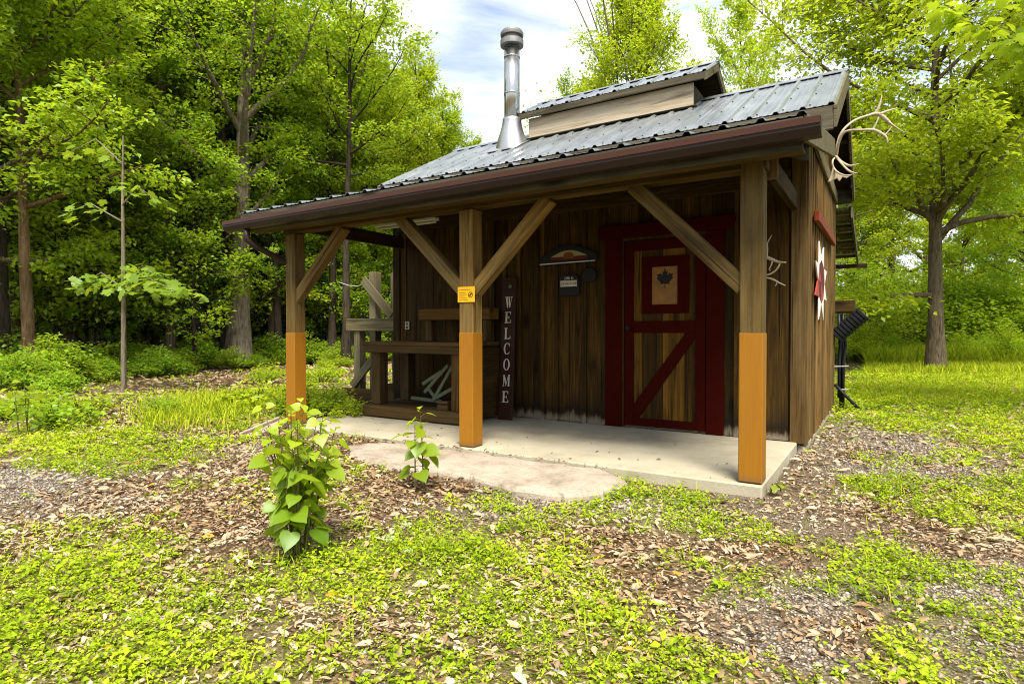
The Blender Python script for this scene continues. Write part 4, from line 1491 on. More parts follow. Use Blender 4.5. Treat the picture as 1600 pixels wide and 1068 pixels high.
def grow(seed, H, r0, base, crad, nlimb, ntwig, nleaf, lsize, lean=0.03, top=1.0, prof='round', up0=0.35, flat=0.35, spread=1.0, limbs=None, fork=None,
         leafvar=0.35, wob=0.05, droop=0.25, twr=1.0):
    """returns tubes for the wood and leaf arrays (P, A, N, S, bv)"""
    g = np.random.default_rng(seed)
    tubes = []
    n = 9
    az = g.uniform(0, 6.28)
    tr = []
    off = np.zeros(2)
    for i in range(n + 1):
        t = i / n
        tr.append(np.array([off[0], off[1], H * 0.95 * t]))
        off = off + g.normal(0, wob * H / n, 2) * (0.3 + t) + np.array([math.cos(az), math.sin(az)]) * lean * H / n
    tr = np.array(tr)
    rad = [r0 * (1.35 if i == 0 else 1.0) * (1 - 0.9 * (i / n) ** 0.9) + 0.012 for i in range(n + 1)]
    tubes.append((tr, rad, 10))

    def at(t):
        f = min(max(t, 0), 0.999) * n
        i = int(f)
        return tr[i] * (1 - (f - i)) + tr[i + 1] * (f - i), rad[i] * (1 - (f - i)) + rad[i + 1] * (f - i)

    LP, LA, LN, LS, LB = [], [], [], [], []
    spec = []
    for k in range(nlimb):
        t = base / H + (1 - base / H) * ((k + g.random() * 0.8) / nlimb) * 0.97
        u = (t - base / H) / (1 - base / H)
        if prof == 'round':
            L = crad * (0.45 + 0.75 * math.sin(math.pi * (0.18 + 0.78 * u)) ** 0.8) * g.uniform(0.7, 1.15)
            L *= 0.75 if u > 0.85 else 1
        elif prof == 'col':
            L = crad * (0.9 - 0.45 * u) * g.uniform(0.75, 1.2)
        else:
            L = crad * (1.05 - 0.85 * u) * g.uniform(0.75, 1.15)
        a = k * 2.399 + g.uniform(-0.5, 0.5)
        el = up0 + 0.75 * u + g.uniform(-0.15, 0.2)
        spec.append((t, a, el, L))
    if limbs:
        spec += limbs
    for (t, a, el, L) in spec:
        p0, rr_ = at(t)
        d = np.array([math.cos(a) * math.cos(el), math.sin(a) * math.cos(el), math.sin(el)])
        pts = [p0]
        m_ = 6
        for i in range(m_):
            d = unit(d + g.normal(0, 0.12, 3) + np.array([0, 0, 0.05 if i > 1 else -0.02]))
            pts.append(pts[-1] + d * L / m_)
        pts = np.array(pts)
        rl = min(rr_ * 0.6, 0.02 + 0.02 * L)
        lr = [rl * (1 - 0.85 * i / m_) + 0.004 for i in range(m_ + 1)]
        tubes.append((pts, lr, 6))
        for j in range(ntwig):
            f = 0.22 + 0.78 * (j + g.random()) / ntwig
            fi = min(f, 0.999) * m_
            i = int(fi)
            q = pts[i] * (1 - (fi - i)) + pts[i + 1] * (fi - i)
            dl = unit(pts[i + 1] - pts[i])
            sd = g.choice([-1, 1]) * g.uniform(0.5, 1.3)
            h = unit(np.cross(dl, [0, 0, 1.0]) + 1e-4)
            td = unit(dl * math.cos(sd) + h * math.sin(sd) + np.array([0, 0, g.uniform(-0.25, 0.35)]))
            tl = L * g.uniform(0.22, 0.42) * spread * (1.1 - 0.4 * f) + 0.25
            q2 = q + td * tl * 0.5 + np.array([0, 0, 0.02])
            q3 = q + td * tl + np.array([0, 0, -droop * 0.3 * tl])
            tubes.append((np.array([q, q2, q3]), [0.012 * twr, 0.008 * twr, 0.003 * twr], 4))
            nl = max(3, int(nleaf * g.uniform(0.6, 1.4)))
            u_ = g.random(nl) ** 0.75
            base_ = q + (q2 - q) * np.minimum(u_ * 2, 1)[:, None] + (q3 - q2) * np.maximum(u_ * 2 - 1, 0)[:, None]
            side = unit(np.cross(td, [0, 0, 1.0]))
            wlat = g.normal(0, 0.30 * tl * spread, nl) * (0.35 + 0.65 * np.sin(np.pi * np.clip(u_, 0.05, 0.95)))
            P = base_ + side[None] * wlat[:, None] + g.normal(0, 1, (nl, 3)) * np.array([0.05, 0.05, flat * 0.16 * tl + 0.03])
            P[:, 2] -= np.abs(wlat) * droop * 0.5
            A = td[None] * 0.5 + side[None] * np.sign(wlat)[:, None] * g.uniform(0.2, 1.0, nl)[:, None] + g.normal(0, 0.45, (nl, 3)) + np.array([0, 0, -droop])
            N = np.array([0, 0, 1.0])[None] + g.normal(0, 0.42, (nl, 3))
            LP.append(P)
            LA.append(A)
            LN.append(N)
            LS.append(lsize * g.uniform(1 - leafvar, 1 + leafvar, nl))
            bb = np.clip(g.normal(0.5, 0.22, nl) + g.normal(0, 0.12), 0, 1)
            LB.append(bb)
    return tubes, (np.concatenate(LP), np.concatenate(LA), np.concatenate(LN), np.concatenate(LS), np.concatenate(LB))


def wood_mesh(name, tubes, mat):
    m = MB()
    for pts, rad, seg in tubes:
        m.tube([tuple(p) for p in pts], list(rad), seg, caps=False)
    me = np_from(m, name, mat)
    return me


def np_from(m, name, mat):
    V = np.array(m.v, np.float32)
    F = np.array(m.f, np.int32)
    me = np_mesh(name, V, F, np.zeros(len(F)), [mat])
    me.polygons.foreach_set('use_smooth', [True] * len(F))
    return me


class Proto:
    def __init__(s, tubes, leaves, lm, bm_, shape='rhomb', asp=0.62):
        s.w = wood_mesh('trunk', tubes, bm_)
        s.c = leaf_mesh('crown', *leaves, lm, shape, asp)

    def place(s, name, label, cat, loc, rz=0.0, sc=1.0, group=None, parts=('trunk', 'crown'), lmat=None, scz=None, tilt=0.0):
        t = thing(name, label, cat, loc, group)
        t.rotation_euler = (tilt, 0, rz)
        t.scale = (sc, sc, sc if scz is None else scz)
        for nm, me in zip(parts, (s.w, s.c)):
            o = bpy.data.objects.new(nm, me)
            link(o, t)
            if lmat is not None and nm == parts[1]:
                o.material_slots[0].link = 'OBJECT'
                o.material_slots[0].material = lmat
        return t


# prototypes
pMaple = Proto(*grow(1, 13.5, 0.24, 3.2, 3.6, 28, 10, 96, 0.135, prof='round', up0=0.25), MT['leafA'], MT['bark'])
pMaple2 = Proto(*grow(2, 12.0, 0.17, 2.4, 3.0, 28, 10, 88, 0.130, prof='round', up0=0.2), MT['leafB'], MT['bark'])
pSlim = Proto(*grow(3, 12.5, 0.13, 2.0, 2.3, 28, 9, 70, 0.115, prof='col', up0=0.3), MT['leafB'], MT['bark'])
pPop = Proto(*grow(4, 11.0, 0.13, 1.2, 2.4, 34, 9, 74, 0.105, prof='col', up0=0.45, flat=0.8, droop=0.1), MT['leafY'], MT['bark'])
pUnder = Proto(*grow(5, 5.0, 0.05, 0.7, 1.7, 20, 7, 38, 0.12, prof='round', up0=0.25), MT['leafB'], MT['barkD'])
pUnder2 = Proto(*grow(6, 4.0, 0.04, 0.4, 1.5, 20, 7, 40, 0.12, prof='round', up0=0.4), MT['leafD'], MT['barkD'])
pPole = Proto(*grow(15, 13.0, 0.15, 6.5, 2.6, 16, 8, 52, 0.14, prof='round', up0=0.3, wob=0.03), MT['leafB'], MT['barkD'])


def bush(seed, H, W, nst, nl, ls, mat, shape='rhomb', asp=0.62):
    g = np.random.default_rng(seed)
    tubes = []
    LP, LA, LN, LS, LB = [], [], [], [], []
    for k in range(nst):
        a = g.uniform(0, 6.28)
        r = W * g.random() ** 0.6
        top = np.array([math.cos(a) * r, math.sin(a) * r, H * (1 - 0.55 * (r / W) ** 2) * g.uniform(0.55, 1.1)])
        b0_ = top * np.array([0.35, 0.35, 0])
        mid = b0_ * 0.5 + top * 0.5 + np.array([0, 0, 0.08 * H])
        tubes.append((np.array([b0_, mid, top]), [0.012, 0.009, 0.003], 4))
        n = max(4, int(nl * g.uniform(0.6, 1.4)))
        u = 0.25 + 0.75 * g.random(n) ** 0.8
        P = b0_ + (mid - b0_) * np.minimum(u * 2, 1)[:, None] + (top - mid) * np.maximum(u * 2 - 1, 0)[:, None]
        ang = g.uniform(0, 6.28, n)
        rad_ = np.abs(g.normal(0, 0.16 * W, n))
        P = P + np.stack([np.cos(ang) * rad_, np.sin(ang) * rad_, g.normal(0, 0.05, n)], 1)
        P[:, 2] = np.maximum(P[:, 2], 0.04)
        LP.append(P)
        LA.append(np.stack([np.cos(ang), np.sin(ang), g.uniform(-0.5, 0.3, n)], 1))
        LN.append(np.array([0, 0, 1.0]) + g.normal(0, 0.4, (n, 3)))
        LS.append(ls * g.uniform(0.6, 1.35, n))
        LB.append(np.clip(g.normal(0.5, 0.22, n) + g.normal(0, 0.12), 0, 1))
    return Proto(tubes, (np.concatenate(LP), np.concatenate(LA), np.concatenate(LN), np.concatenate(LS), np.concatenate(LB)), mat, MT['twig'], shape, asp)


pBush = bush(21, 1.25, 1.0, 60, 46, 0.105, MT['leafD'])
pBush2 = bush(22, 0.85, 0.85, 46, 40, 0.10, MT['leafB'])
pBush3 = bush(23, 3.2, 2.0, 110, 60, 0.13, MT['leafB'])
pHerb = bush(24, 0.40, 0.50, 26, 20, 0.085, MT['leafY'])
pFern = bush(25, 0.55, 0.55, 30, 34, 0.075, MT['leafY'], asp=0.4)

BP = ('stems', 'leaves')
# ---- the big old maple beside the path (right)
limbs = [(0.155, math.pi + 0.62, 0.20, 3.4), (0.26, 0.75, 0.80, 5.2), (0.30, math.pi + 0.4, 0.95, 4.2), (0.36, 0.2, 0.95, 5.0), (0.34, 1.6, 0.75, 4.6), (0.30, -1.3, 0.7, 4.6), (0.42, 2.6, 0.8, 4.6)]
bm_ = grow(31, 14.5, 0.205, 4.0, 4.8, 36, 13, 150, 0.140, prof='round', up0=0.30, limbs=limbs, wob=0.02, lean=-0.01, droop=0.28)
pBig = Proto(*bm_, MT['leafA'], MT['bark'])
pBig.place('maple_tree', 'large leafy maple with a low left limb standing in grass right of the cabin', 'tree', (2.08, 16.4, ground_z(2.08, 16.4)), rz=0.0, lmat=MT['leafY'])
# ---- the old trunk behind the left post
old = grow(32, 15.5, 0.34, 4.5, 4.0, 26, 10, 84, 0.12, prof='round', up0=0.5, limbs=[(0.17, -0.6, 0.55, 1.6)], wob=0.012)
pOld = Proto(*old, MT['leafB'], MT['barkL'])
p = (-16.3, 6.81)
pOld.place('old_tree', 'stout old tree with pale furrowed bark standing behind and left of the left porch post', 'tree', (p[0], p[1], ground_z(*p)), rz=0.4)
# ---- brown trunk and thin sapling at the left
lt = grow(33, 11.5, 0.125, 4.0, 2.8, 22, 10, 74, 0.12, up0=0.2, wob=0.02)
pLT = Proto(*lt, MT['leafB'], MT['barkB'])
pLT.place('brown_tree', 'slender brown trunked tree in the undergrowth near the left edge of the photo', 'tree', (-14.9, 1.01, ground_z(-14.9, 1.01)), rz=0.9)


# maple sapling with one lit branch of large leaves
def sapling():
    g = np.random.default_rng(51)
    tubes = [(np.array([[0, 0, 0], [0.03, 0, 1.3], [-0.02, 0.03, 2.6], [0.05, 0, 3.9], [0.1, 0, 4.8]]), [0.050, 0.042, 0.034, 0.022, 0.010], 8)]
    LP, LA, LN, LS, LB = [], [], [], [], []
    rv = np.array(RT)
    for (z, dirx, L, nlf, up) in ((1.95, 1.0, 1.75, 105, 0.12), (1.95, -1.0, 0.70, 40, 0.28), (2.05, 0.55, 1.0, 60, 0.30), (3.2, -0.8, 1.0, 18, .3), (3.5, 0.9, 1.0, 18, 0.3), (4.3, -0.3, 0.8, 16, .4)):
        d = rv * dirx - np.array(FW) * (0.35 + 0.2 * g.random()) * abs(dirx)
        d = unit(d)
        p0 = np.array([0.02, 0, z])
        pm = p0 + d * L * 0.5 + np.array([0, 0, up])
        pe = p0 + d * L + np.array([0, 0, up - 0.28])
        tubes.append((np.array([p0, pm, pe]), [0.018, 0.011, 0.004], 5))
        u = g.random(nlf) ** 0.8
        P = p0 + (pm - p0) * np.minimum(u * 2, 1)[:, None] + (pe - pm) * np.maximum(u * 2 - 1, 0)[:, None]
        sd = unit(np.cross(d, [0, 0, 1.0]))
        lat = g.normal(0, 0.28, nlf)
        P = P + sd * lat[:, None] + g.normal(0, 0.06, (nlf, 3))
        P[:, 2] -= 0.25 * np.abs(lat)
        LP.append(P)
        LA.append(d * 0.6 + sd * np.sign(lat)[:, None] * 0.6 + g.normal(0, 0.35, (nlf, 3)) + np.array([0, 0, -0.45]))
        LN.append(np.array([0, 0, 1.0]) + g.normal(0, 0.3, (nlf, 3)) - np.array(FW) * 0.35)
        LS.append(g.uniform(0.12, 0.21, nlf))
        LB.append(np.clip(g.normal(0.6, 0.2, nlf), 0, 1))
    return Proto(tubes, tuple(np.concatenate(q) for q in (LP, LA, LN, LS, LB)), MT['leafM'], MT['barkL'], 'maple')


sapling().place('maple_sapling', 'thin maple sapling with one spread branch of large leaves in front of the left woods', 'sapling', (-11.37, 1.26, ground_z(-11.37, 1.26)))

# ---- woods: rows of trees, one thing each
gr = random.Random(77)
WOODS = 'trees of the woods left of the cabin'
protos = [pMaple, pMaple2, pSlim, pPole]
LAB_L = {id(pMaple): 'broad leafy tree in the woods left of the cabin', id(pMaple2): 'mid sized leafy tree in the woods left of the cabin',
         id(pSlim): 'slender leafy tree in the woods left of the cabin', id(pPole): 'bare stemmed dark pole tree in the shade of the left woods'}


def forest(px, D, pr, sc, name='woodland_tree', label=None, group=WOODS, lmat=None, tilt=0.0):
    q = spot(px, D)
    return pr.place(name, label or LAB_L[id(pr)], 'tree', q, gr.uniform(0, 6.28), sc, group, lmat=lmat, tilt=tilt)


row = [(-60, 12.5, pMaple2, 0.95), (20, 15.0, pMaple, 0.95), (110, 16.5, pMaple2, 1.05), (265, 17.5, pSlim, 1.05), (200, 20, pMaple, 1.0), (330, 21.5, pMaple, 1.05), (425, 21, pSlim, 1.0), (462, 23, pMaple2, 1.0),
       (-120, 18, pMaple, 1.0), (525, 24.5, pPole, 0.85), (548, 22.5, pSlim, 0.74), (60, 21, pPole, 1.0), (150, 23, pSlim, 1.1), (300, 24, pPole, 1.0), (385, 25.5, pMaple, 1.1), (240, 26, pMaple2, 1.15), (20, 25, pMaple2, 1.2), (500, 29, pMaple, 0.98)]
for k, (px, D, pr, sc) in enumerate(row):
    forest(px, D, pr, sc, lmat=[None, MT['leafA'], MT['leafB'], MT['leafD']][k % 4])
for k in range(11):
    px = -160 + k * 68 + gr.uniform(-20, 20)
    D = gr.uniform(29, 40)
    forest(px, D, gr.choice(protos), gr.uniform(0.9, 1.2), lmat=gr.choice([None, MT['leafA'], MT['leafD']]))
# dark straight poles in the shade
for k, (px, D) in enumerate(((405, 22.5), (437, 20.5), (520, 21), (540, 19.5), (352, 19), (300, 18.5), (95, 17), (235, 20.5), (175, 18.2), (8, 13.5), (585, 24), (600, 27))):
    forest(px, D, pPole, 0.9 + 0.02 * (k % 5))
# trees behind the cabin and the falling tree line
BACK = 'leafy trees rising behind the cabin'
for k, (px, D, pr, sc) in enumerate(((585, 24, pPop, 1.20), (625, 26, pPop, 1.18), (672, 28, pPop, 1.06), (716, 30, pPop, 0.98), (750, 33, pPop, 0.92), (555, 28, pPop, 1.35), (640, 32, pPop, 1.25),
                                     (690, 35, pPop, 1.15), (795, 38, pPop, 0.95), (840, 40, pPop, 0.90), (600, 36, pMaple, 1.2), (730, 39, pPop, 1.08), (480, 26, pMaple2, 1.15))):
    forest(px, D, pr, sc, 'background_tree', 'yellow green leafy tree in the sinking tree line left of the stove pipe', BACK, lmat=[MT['leafY'], MT['leafA']][k % 2])
for k, (px, D, pr, sc) in enumerate(((1085, 36, pMaple2, 0.95), (1060, 42, pPop, 1.3), (880, 42, pPop, 1.15))):
    forest(px, D, pr, sc, 'background_tree', ['leafy tree standing right behind the cupola',
                                              'tall leafy tree far behind the cupola', 'low leafy tree between the stove pipe and the cupola'][k], None, lmat=MT['leafY'])
pMaple2.place('background_tree', 'tall leafy tree top showing between the cupola and the cabin gable', 'tree', spot(1165, 40), 2.2, 1.12, lmat=MT['leafY'], scz=1.85)
pPop.place('background_tree', 'leafy tree showing low just right of the stove pipe', 'tree', spot(868, 36), 0.7, 1.2, lmat=MT['leafY'], scz=1.42)
pPop.place('background_tree', 'leafy tree spreading above the middle of the cupola roof', 'tree', spot(915, 33), 1.7, 1.3, lmat=MT['leafY'], scz=1.42)
pPop.place('background_tree', 'leafy tree above the right end of the cupola roof', 'tree', spot(1050, 34), 2.9, 1.25, lmat=MT['leafA'], scz=1.45)
# open crowned tree over the cupola with bare twigs
wl = grow(41, 13.5, 0.14, 2.5, 5.6, 44, 9, 96, 0.115, prof='cone', up0=0.35, flat=0.9, droop=0.05, spread=1.0)
for k in range(9):
    g = np.random.default_rng(90 + k)
    a = g.uniform(0, 6.28)
    p0 = np.array([math.cos(a) * 0.8, math.sin(a) * 0.8, 10.5 + g.uniform(-1, 1)])
    pts = [p0]
    d = unit(np.array([math.cos(a) * 0.35, math.sin(a) * 0.35, 1.0]))
    for i in range(4):
        pts.append(pts[-1] + d * 1.3)
        d = unit(d + g.normal(0, 0.12, 3))
    wl[0].append((np.array(pts), [0.035, 0.03, 0.022, 0.014, 0.005], 5))
pWil = Proto(*wl, MT['leafY'], MT['bark'])
q = spot(972, 30)
pWil.place('loose_crowned_tree', 'loose crowned tree with bare twigs poking out of its top above the cupola', 'tree', q, 1.1, 1.34)

# right side background
RG = 'leafy trees behind the grass right of the cabin'
for k, (px, D, pr, sc) in enumerate(((1260, 30, pMaple, 0.95), (1330, 28, pMaple2, 0.9), (1395, 30, pMaple, 0.9), (1500, 28, pSlim, 0.9), (1560, 32, pMaple, 0.85), (1640, 26, pMaple2, 1.0),
                                     (1445, 38, pMaple, 1.1), (1330, 40, pMaple2, 1.2), (1600, 40, pMaple, 1.0), (1700, 33, pMaple, 1.1))):
    forest(px, D, pr, sc, 'background_tree', 'leafy tree in the wood edge behind the grass right of the cabin', RG, lmat=[MT['leafY'], MT['leafA']][k % 2])
q = spot(1640, 21)
pMaple2.place('leaning_tree', 'dark stemmed tree leaning right at the right edge of the photo', 'tree', q, 2.0, 0.85, tilt=0.0)
# near branch at the right edge comes from a tree outside the frame
q = spot(1830, 7.0)
ov = grow(44, 6.5, 0.09, 3.0, 2.1, 12, 7, 26, 0.16, up0=0.25)
Proto(*ov, MT['leafY'], MT['bark'], 'maple').place('maple_tree', 'maple whose large near leaves hang in at the upper right photo edge', 'tree', q, 0.3, 1.0)

# understory
US = 'small understory trees at the edge of the left woods'
for k, (px, D, pr, sc) in enumerate(((-30, 14.5, pUnder, 1.0), (90, 15.5, pUnder2, 1.1), (150, 16.5, pUnder, 1.05), (230, 18.5, pUnder2, 1.2), (300, 19.5, pUnder, 1.15), (420, 24, pUnder, 1.1),
                                     (480, 23, pUnder2, 1.1), (510, 26, pUnder, 1.2), (560, 23, pUnder2, 1.05), (590, 27, pUnder, 1.2), (20, 19, pUnder, 1.2), (640, 28, pUnder, 1.2),
                                     (120, 22, pUnder2, 1.5), (200, 24, pUnder, 1.4), (340, 26, pUnder2, 1.5), (450, 29, pUnder, 1.4), (-90, 16, pUnder2, 1.2), (265, 27, pUnder2, 1.5))):
    forest(px, D, pr, sc * 1.1, 'understory_tree', 'small shaded understory tree in the edge of the left woods', US, lmat=MT['leafA'] if k % 2 else None)
SH = 'bushes along the edge of the left woods'
for k in range(46):
    t = k / 45
    px = -60 + 640 * t + gr.uniform(-10, 10)
    D0 = 10.2 + 8.5 * min(1, max(0, (px - 100) / 330)) if px < 430 else 19.5
    D = D0 + gr.choice((0.2, 1.3, 2.6)) + gr.uniform(0, 1)
    if 150 < px < 240 and D < 12.6:
        D += 2.0
    q = spot(px, D)
    pr = [pBush2, pBush, pBush, pBush2][k % 4]
    pr.place('bush', 'low dark green bush along the edge of the left woods', 'bush', q, gr.uniform(0, 6.28), gr.uniform(0.5, 0.9), SH, BP, lmat=MT['leafD'])
for k in range(14):
    forest(-110 + k * 52 + gr.uniform(-16, 16), gr.uniform(16.5, 22) + (3.5 if k > 9 else 0), [pUnder, pUnder2][k % 2], gr.uniform(0.9, 1.25), 'understory_tree', 'small shaded understory tree in the edge of the left woods', US, lmat=[MT['leafA'], MT['leafB'], None][k % 3])
SB = 'tall shade bushes deep in the left woods'
for k in range(16):
    q = spot(-120 + k * 50 + gr.uniform(-14, 14), gr.uniform(23, 31))
    pBush3.place('bush', 'tall shade bush deep between the trunks of the left woods', 'bush', q, gr.uniform(0, 6.28), gr.uniform(0.7, 1.0), SB, BP, lmat=gr.choice([MT['leafD'], MT['leafB']]))
RS = 'bushes behind the grass right of the cabin'
for k, px in enumerate((1285, 1318, 1350, 1385, 1420, 1500, 1530, 1560, 1600, 1640, 1365, 1470, 1580, 1300, 1340, 1400, 1440, 1490, 1545, 1620)):
    D = gr.uniform(22.5, 25) + (3.0 if k > 12 else 0)
    q = spot(px, D)
    pBush3.place('bush', 'tall rounded bush in the wood edge behind the grass right of the cabin', 'bush', q, gr.uniform(0, 6.28), gr.uniform(0.8, 1.1) * (1.35 if k > 12 else 1.0), RS, BP,
                 lmat=[MT['leafY'], MT['leafA'], MT['leafB']][k % 3])
for k, (px, D) in enumerate(((1300, 20.6), (1345, 21.2), (1395, 20.8), (1500, 20.2), (1535, 21.0), (1575, 19.6), (1612, 20.6), (1650, 19.8), (1425, 21.8))):
    q = spot(px, D)
    pBush3.place('bush', 'low bush breaking the line of tall grass right of the cabin', 'bush', q, gr.uniform(0, 6.28), gr.uniform(0.28, 0.5), 'low bushes in the tall grass right of the cabin', BP,
                 lmat=[MT['leafB'], MT['leafA']][k % 2])
HB = 'low leafy plants growing in the clearing left of the porch'
for k, (px, py) in enumerate(((410, 600), (430, 625), (470, 618), (500, 600), (520, 590), (510, 640), (535, 575), (395, 640), (455, 655), (490, 650), (420, 590), (20, 660), (60, 650), (130, 655), (90, 675), (250, 655),
                              (520, 655), (545, 660), (505, 575))):
    q = U(px, py, 'z', -0.09)
    q.z = ground_z(q.x, q.y)
    (pHerb if k % 3 else pFern).place('low_plant', 'low bright leafy plant in the clearing left of the porch', 'plant', q, gr.uniform(0, 6.28), gr.uniform(0.55, 0.9), HB, BP, lmat=MT['leafB'] if px < 300 else None)


# ---- young plants in front
def stemplant(seed, H, stems, lpst, ls, spread):
    g = np.random.default_rng(seed)
    tubes = []
    LP, LA, LN, LS, LB = [], [], [], [], []
    for k in range(stems):
        a = k * 2.4 + g.uniform(-0.4, 0.4)
        h = H * g.uniform(0.62, 1.0) if k else H
        r = spread * (g.uniform(0.3, 1.0) if k else 0.1)
        b = np.array([math.cos(a) * 0.04, math.sin(a) * 0.04, 0])
        t = np.array([math.cos(a) * r, math.sin(a) * r, h])
        mid = (b + t) / 2 + np.array([0, 0, 0.06])
        tubes.append((np.array([b, mid, t]), [0.006, 0.0045, 0.0012], 6))
        n = int(lpst * (0.7 + 0.3 * h / H))
        for i in range(n):
            u = 0.10 + 0.90 * (i + 1) / n
            p = b + (mid - b) * min(u * 2, 1) + (t - mid) * max(u * 2 - 1, 0)
            aa = a + i * 2.4 + g.uniform(-0.5, 0.5)
            hd = np.array([math.cos(aa), math.sin(aa), 0]) * 1.0
            size = ls * (0.85 + 0.5 * u - 0.95 * u ** 3) * g.uniform(0.45, 1.3)
            pet = p + hd * size * g.uniform(0.25, 0.9) + np.array([0, 0, g.uniform(-0.01, 0.035)])
            tubes.append((np.array([p, (p + pet) / 2 + np.array([0, 0, 0.012]), pet]), [0.0025, 0.002, 0.0015], 4))
            LP.append(pet)
            dz = -0.35 + 0.3 * u + g.uniform(-0.7, 0.35)
            LA.append(hd + np.array([0, 0, dz]))
            LN.append(np.array([0, 0, 1.0]) + hd * (-dz) + g.normal(0, 0.5, 3))
            LS.append(size)
            LB.append(np.clip(0.12 + 0.85 * u ** 1.5 + g.normal(0, 0.1), 0, 1))
    return Proto(tubes, (np.array(LP), np.array(LA), np.array(LN), np.array(LS), np.array(LB)), MT['leafS'], MT['twig'], 'heart')


q = U(468, 868, 'z', -0.06)
stemplant(61, 0.75, 14, 19, 0.088, 0.19).place('poplar_seedling', 'bushy young plant with large bright heart shaped leaves in the foreground', 'plant', (q.x, q.y, ground_z(q.x, q.y)), 0.4, 1.0, None, BP)
q = U(656, 766, 'z', -0.07)
stemplant(64, 0.58, 2, 13, 0.105, 0.06).place('poplar_seedling', 'thin single stemmed young plant with few heart shaped leaves before the stone step', 'plant', (q.x, q.y, ground_z(q.x, q.y)), 1.2, 1.0, None, BP)
q = U(35, 690, 'z', -0.09)
stemplant(66, 0.62, 4, 9, 0.10, 0.2).place('poplar_seedling', 'leggy bright young plant at the edge of the undergrowth by the left photo edge', 'plant', (q.x, q.y, ground_z(q.x, q.y)), 0.7, 1.0, None, BP)
q = U(1213, 774, 'z', -0.085)
m1 = stemplant(67, 0.05, 2, 5, 0.045, 0.04)
m1.place('weed_tuft', 'small green weed at the foot of the right porch post', 'plant', (q.x, q.y, ground_z(q.x, q.y)), 0.7, 1.0, None, BP)
# pale umbels
for k, (px, py, h) in enumerate(((605, 862, 0.07), (634, 848, 0.09), (636, 872, 0.04))):
    q = U(px, py, 'z', -0.06)
    z0 = ground_z(q.x, q.y)
    t = thing('wild_carrot', ['pale flat flower head low in the weeds right of the bushy plant', 'pale flower head highest of the three in the weeds right of the bushy plant',
                              'small pale flower head nearest the ground right of the bushy plant'][k], 'flower', (q.x, q.y, z0))
    m = MB()
    m.tube([(q.x, q.y, z0), (q.x + 0.004, q.y, z0 + h)], 0.002, 5)
    m.build('stem', MT['twig'], t)
    g = np.random.default_rng(k + 5)
    n = 90
    a = g.uniform(0, 6.28, n)
    r = 0.034 * np.sqrt(g.random(n)) * (1 - 0.2 * k)
    P = np.stack([np.cos(a) * r + 0.004, np.sin(a) * r, h + 0.006 - 4 * r * r + g.normal(0, 0.002, n)], 1)
    me = leaf_mesh('flower_head', P, g.normal(0, 1, (n, 3)) * np.array([1, 1, 0.2]), np.array([0, 0, 1.0]) + g.normal(0, 0.3, (n, 3)), np.full(n, 0.011), g.random(n), MT['umbel'], 'rhomb', 0.9)
    o = bpy.data.objects.new('flower_head', me)
    link(o, t)

# ------------------------------------------------------------------ ground cover masks
# patches: photo bearing (px, py) of the patch centre on the ground, half sizes in px, kind, weight
PATCH = [
    (150, 940, 330, 90, 'w', .9), (700, 900, 270, 110, 'w', 1.0), (560, 1040, 260, 60, 'w', .6), (980, 1040, 230, 45, 'w', .55), (1130, 950, 170, 60, 'w', .30), (1350, 880, 150, 60, 'w', .55), (1500, 950, 150, 80, 'w', .45),
    (60, 1050, 220, 60, 'w', .8), (420, 960, 140, 70, 'w', .5), (900, 960, 200, 40, 'w', .45), (1380, 1040, 260, 40, 'w', .6),
    (140, 700, 190, 32, 'w', 1.1), (330, 640, 100, 26, 'w', .7), (1080, 790, 130, 22, 'w', .55), (1400, 770, 120, 25, 'w', .8), (1540, 790, 100, 22, 'w', .8), (1560, 700, 140, 30, 'w', .7), (1430, 620, 180, 40, 'w', 1.4),
    (620, 790, 130, 30, 'w', .45), (1200, 850, 120, 40, 'w', .35), (760, 800, 120, 20, 'w', .5),
    (200, 800, 260, 45, 'l', 1.0), (430, 740, 120, 45, 'l', .8), (580, 720, 100, 40, 'l', .9), (350, 600, 110, 28, 'l', .9), (200, 655, 190, 16, 'l', .9), (930, 870, 190, 42, 'l', .95), (1150, 860, 50, 22, 'l', .8),
    (560, 990, 160, 40, 'l', .7), (330, 930, 150, 60, 'l', .55), (1290, 990, 110, 35, 'l', .8), (1480, 820, 170, 26, 'l', .7), (1100, 1010, 200, 35, 'l', .55), (700, 1040, 120, 30, 'l', .5), (40, 860, 90, 60, 'l', .7), (1320, 700, 60, 30, 'l', .5),
    (1290, 760, 90, 50, 'd', 1.0), (1380, 690, 110, 30, 'd', .45), (1500, 735, 120, 14, 'd', .5), (1420, 830, 130, 22, 'd', .35), (1300, 690, 50, 40, 'd', .5), (1100, 960, 120, 30, 'd', .25), (1150, 800, 120, 25, 'g', .4), (1150, 862, 40, 16, 'd', .8),
    (60, 775, 140, 36, 'g', 2.0), (400, 710, 60, 22, 'g', .9), (1250, 930, 120, 50, 'g', .9), (1450, 900, 170, 70, 'g', .9), (1400, 690, 130, 45, 'g', 1.0), (1180, 1020, 120, 30, 'g', .7), (870, 790, 200, 22, 'g', .8), (1000, 800, 120, 22, 'g', .9),
    (1330, 660, 60, 26, 'g', .8), (1560, 1000, 120, 60, 'g', .8), (1500, 740, 120, 20, 'g', .6),
]
PW = []
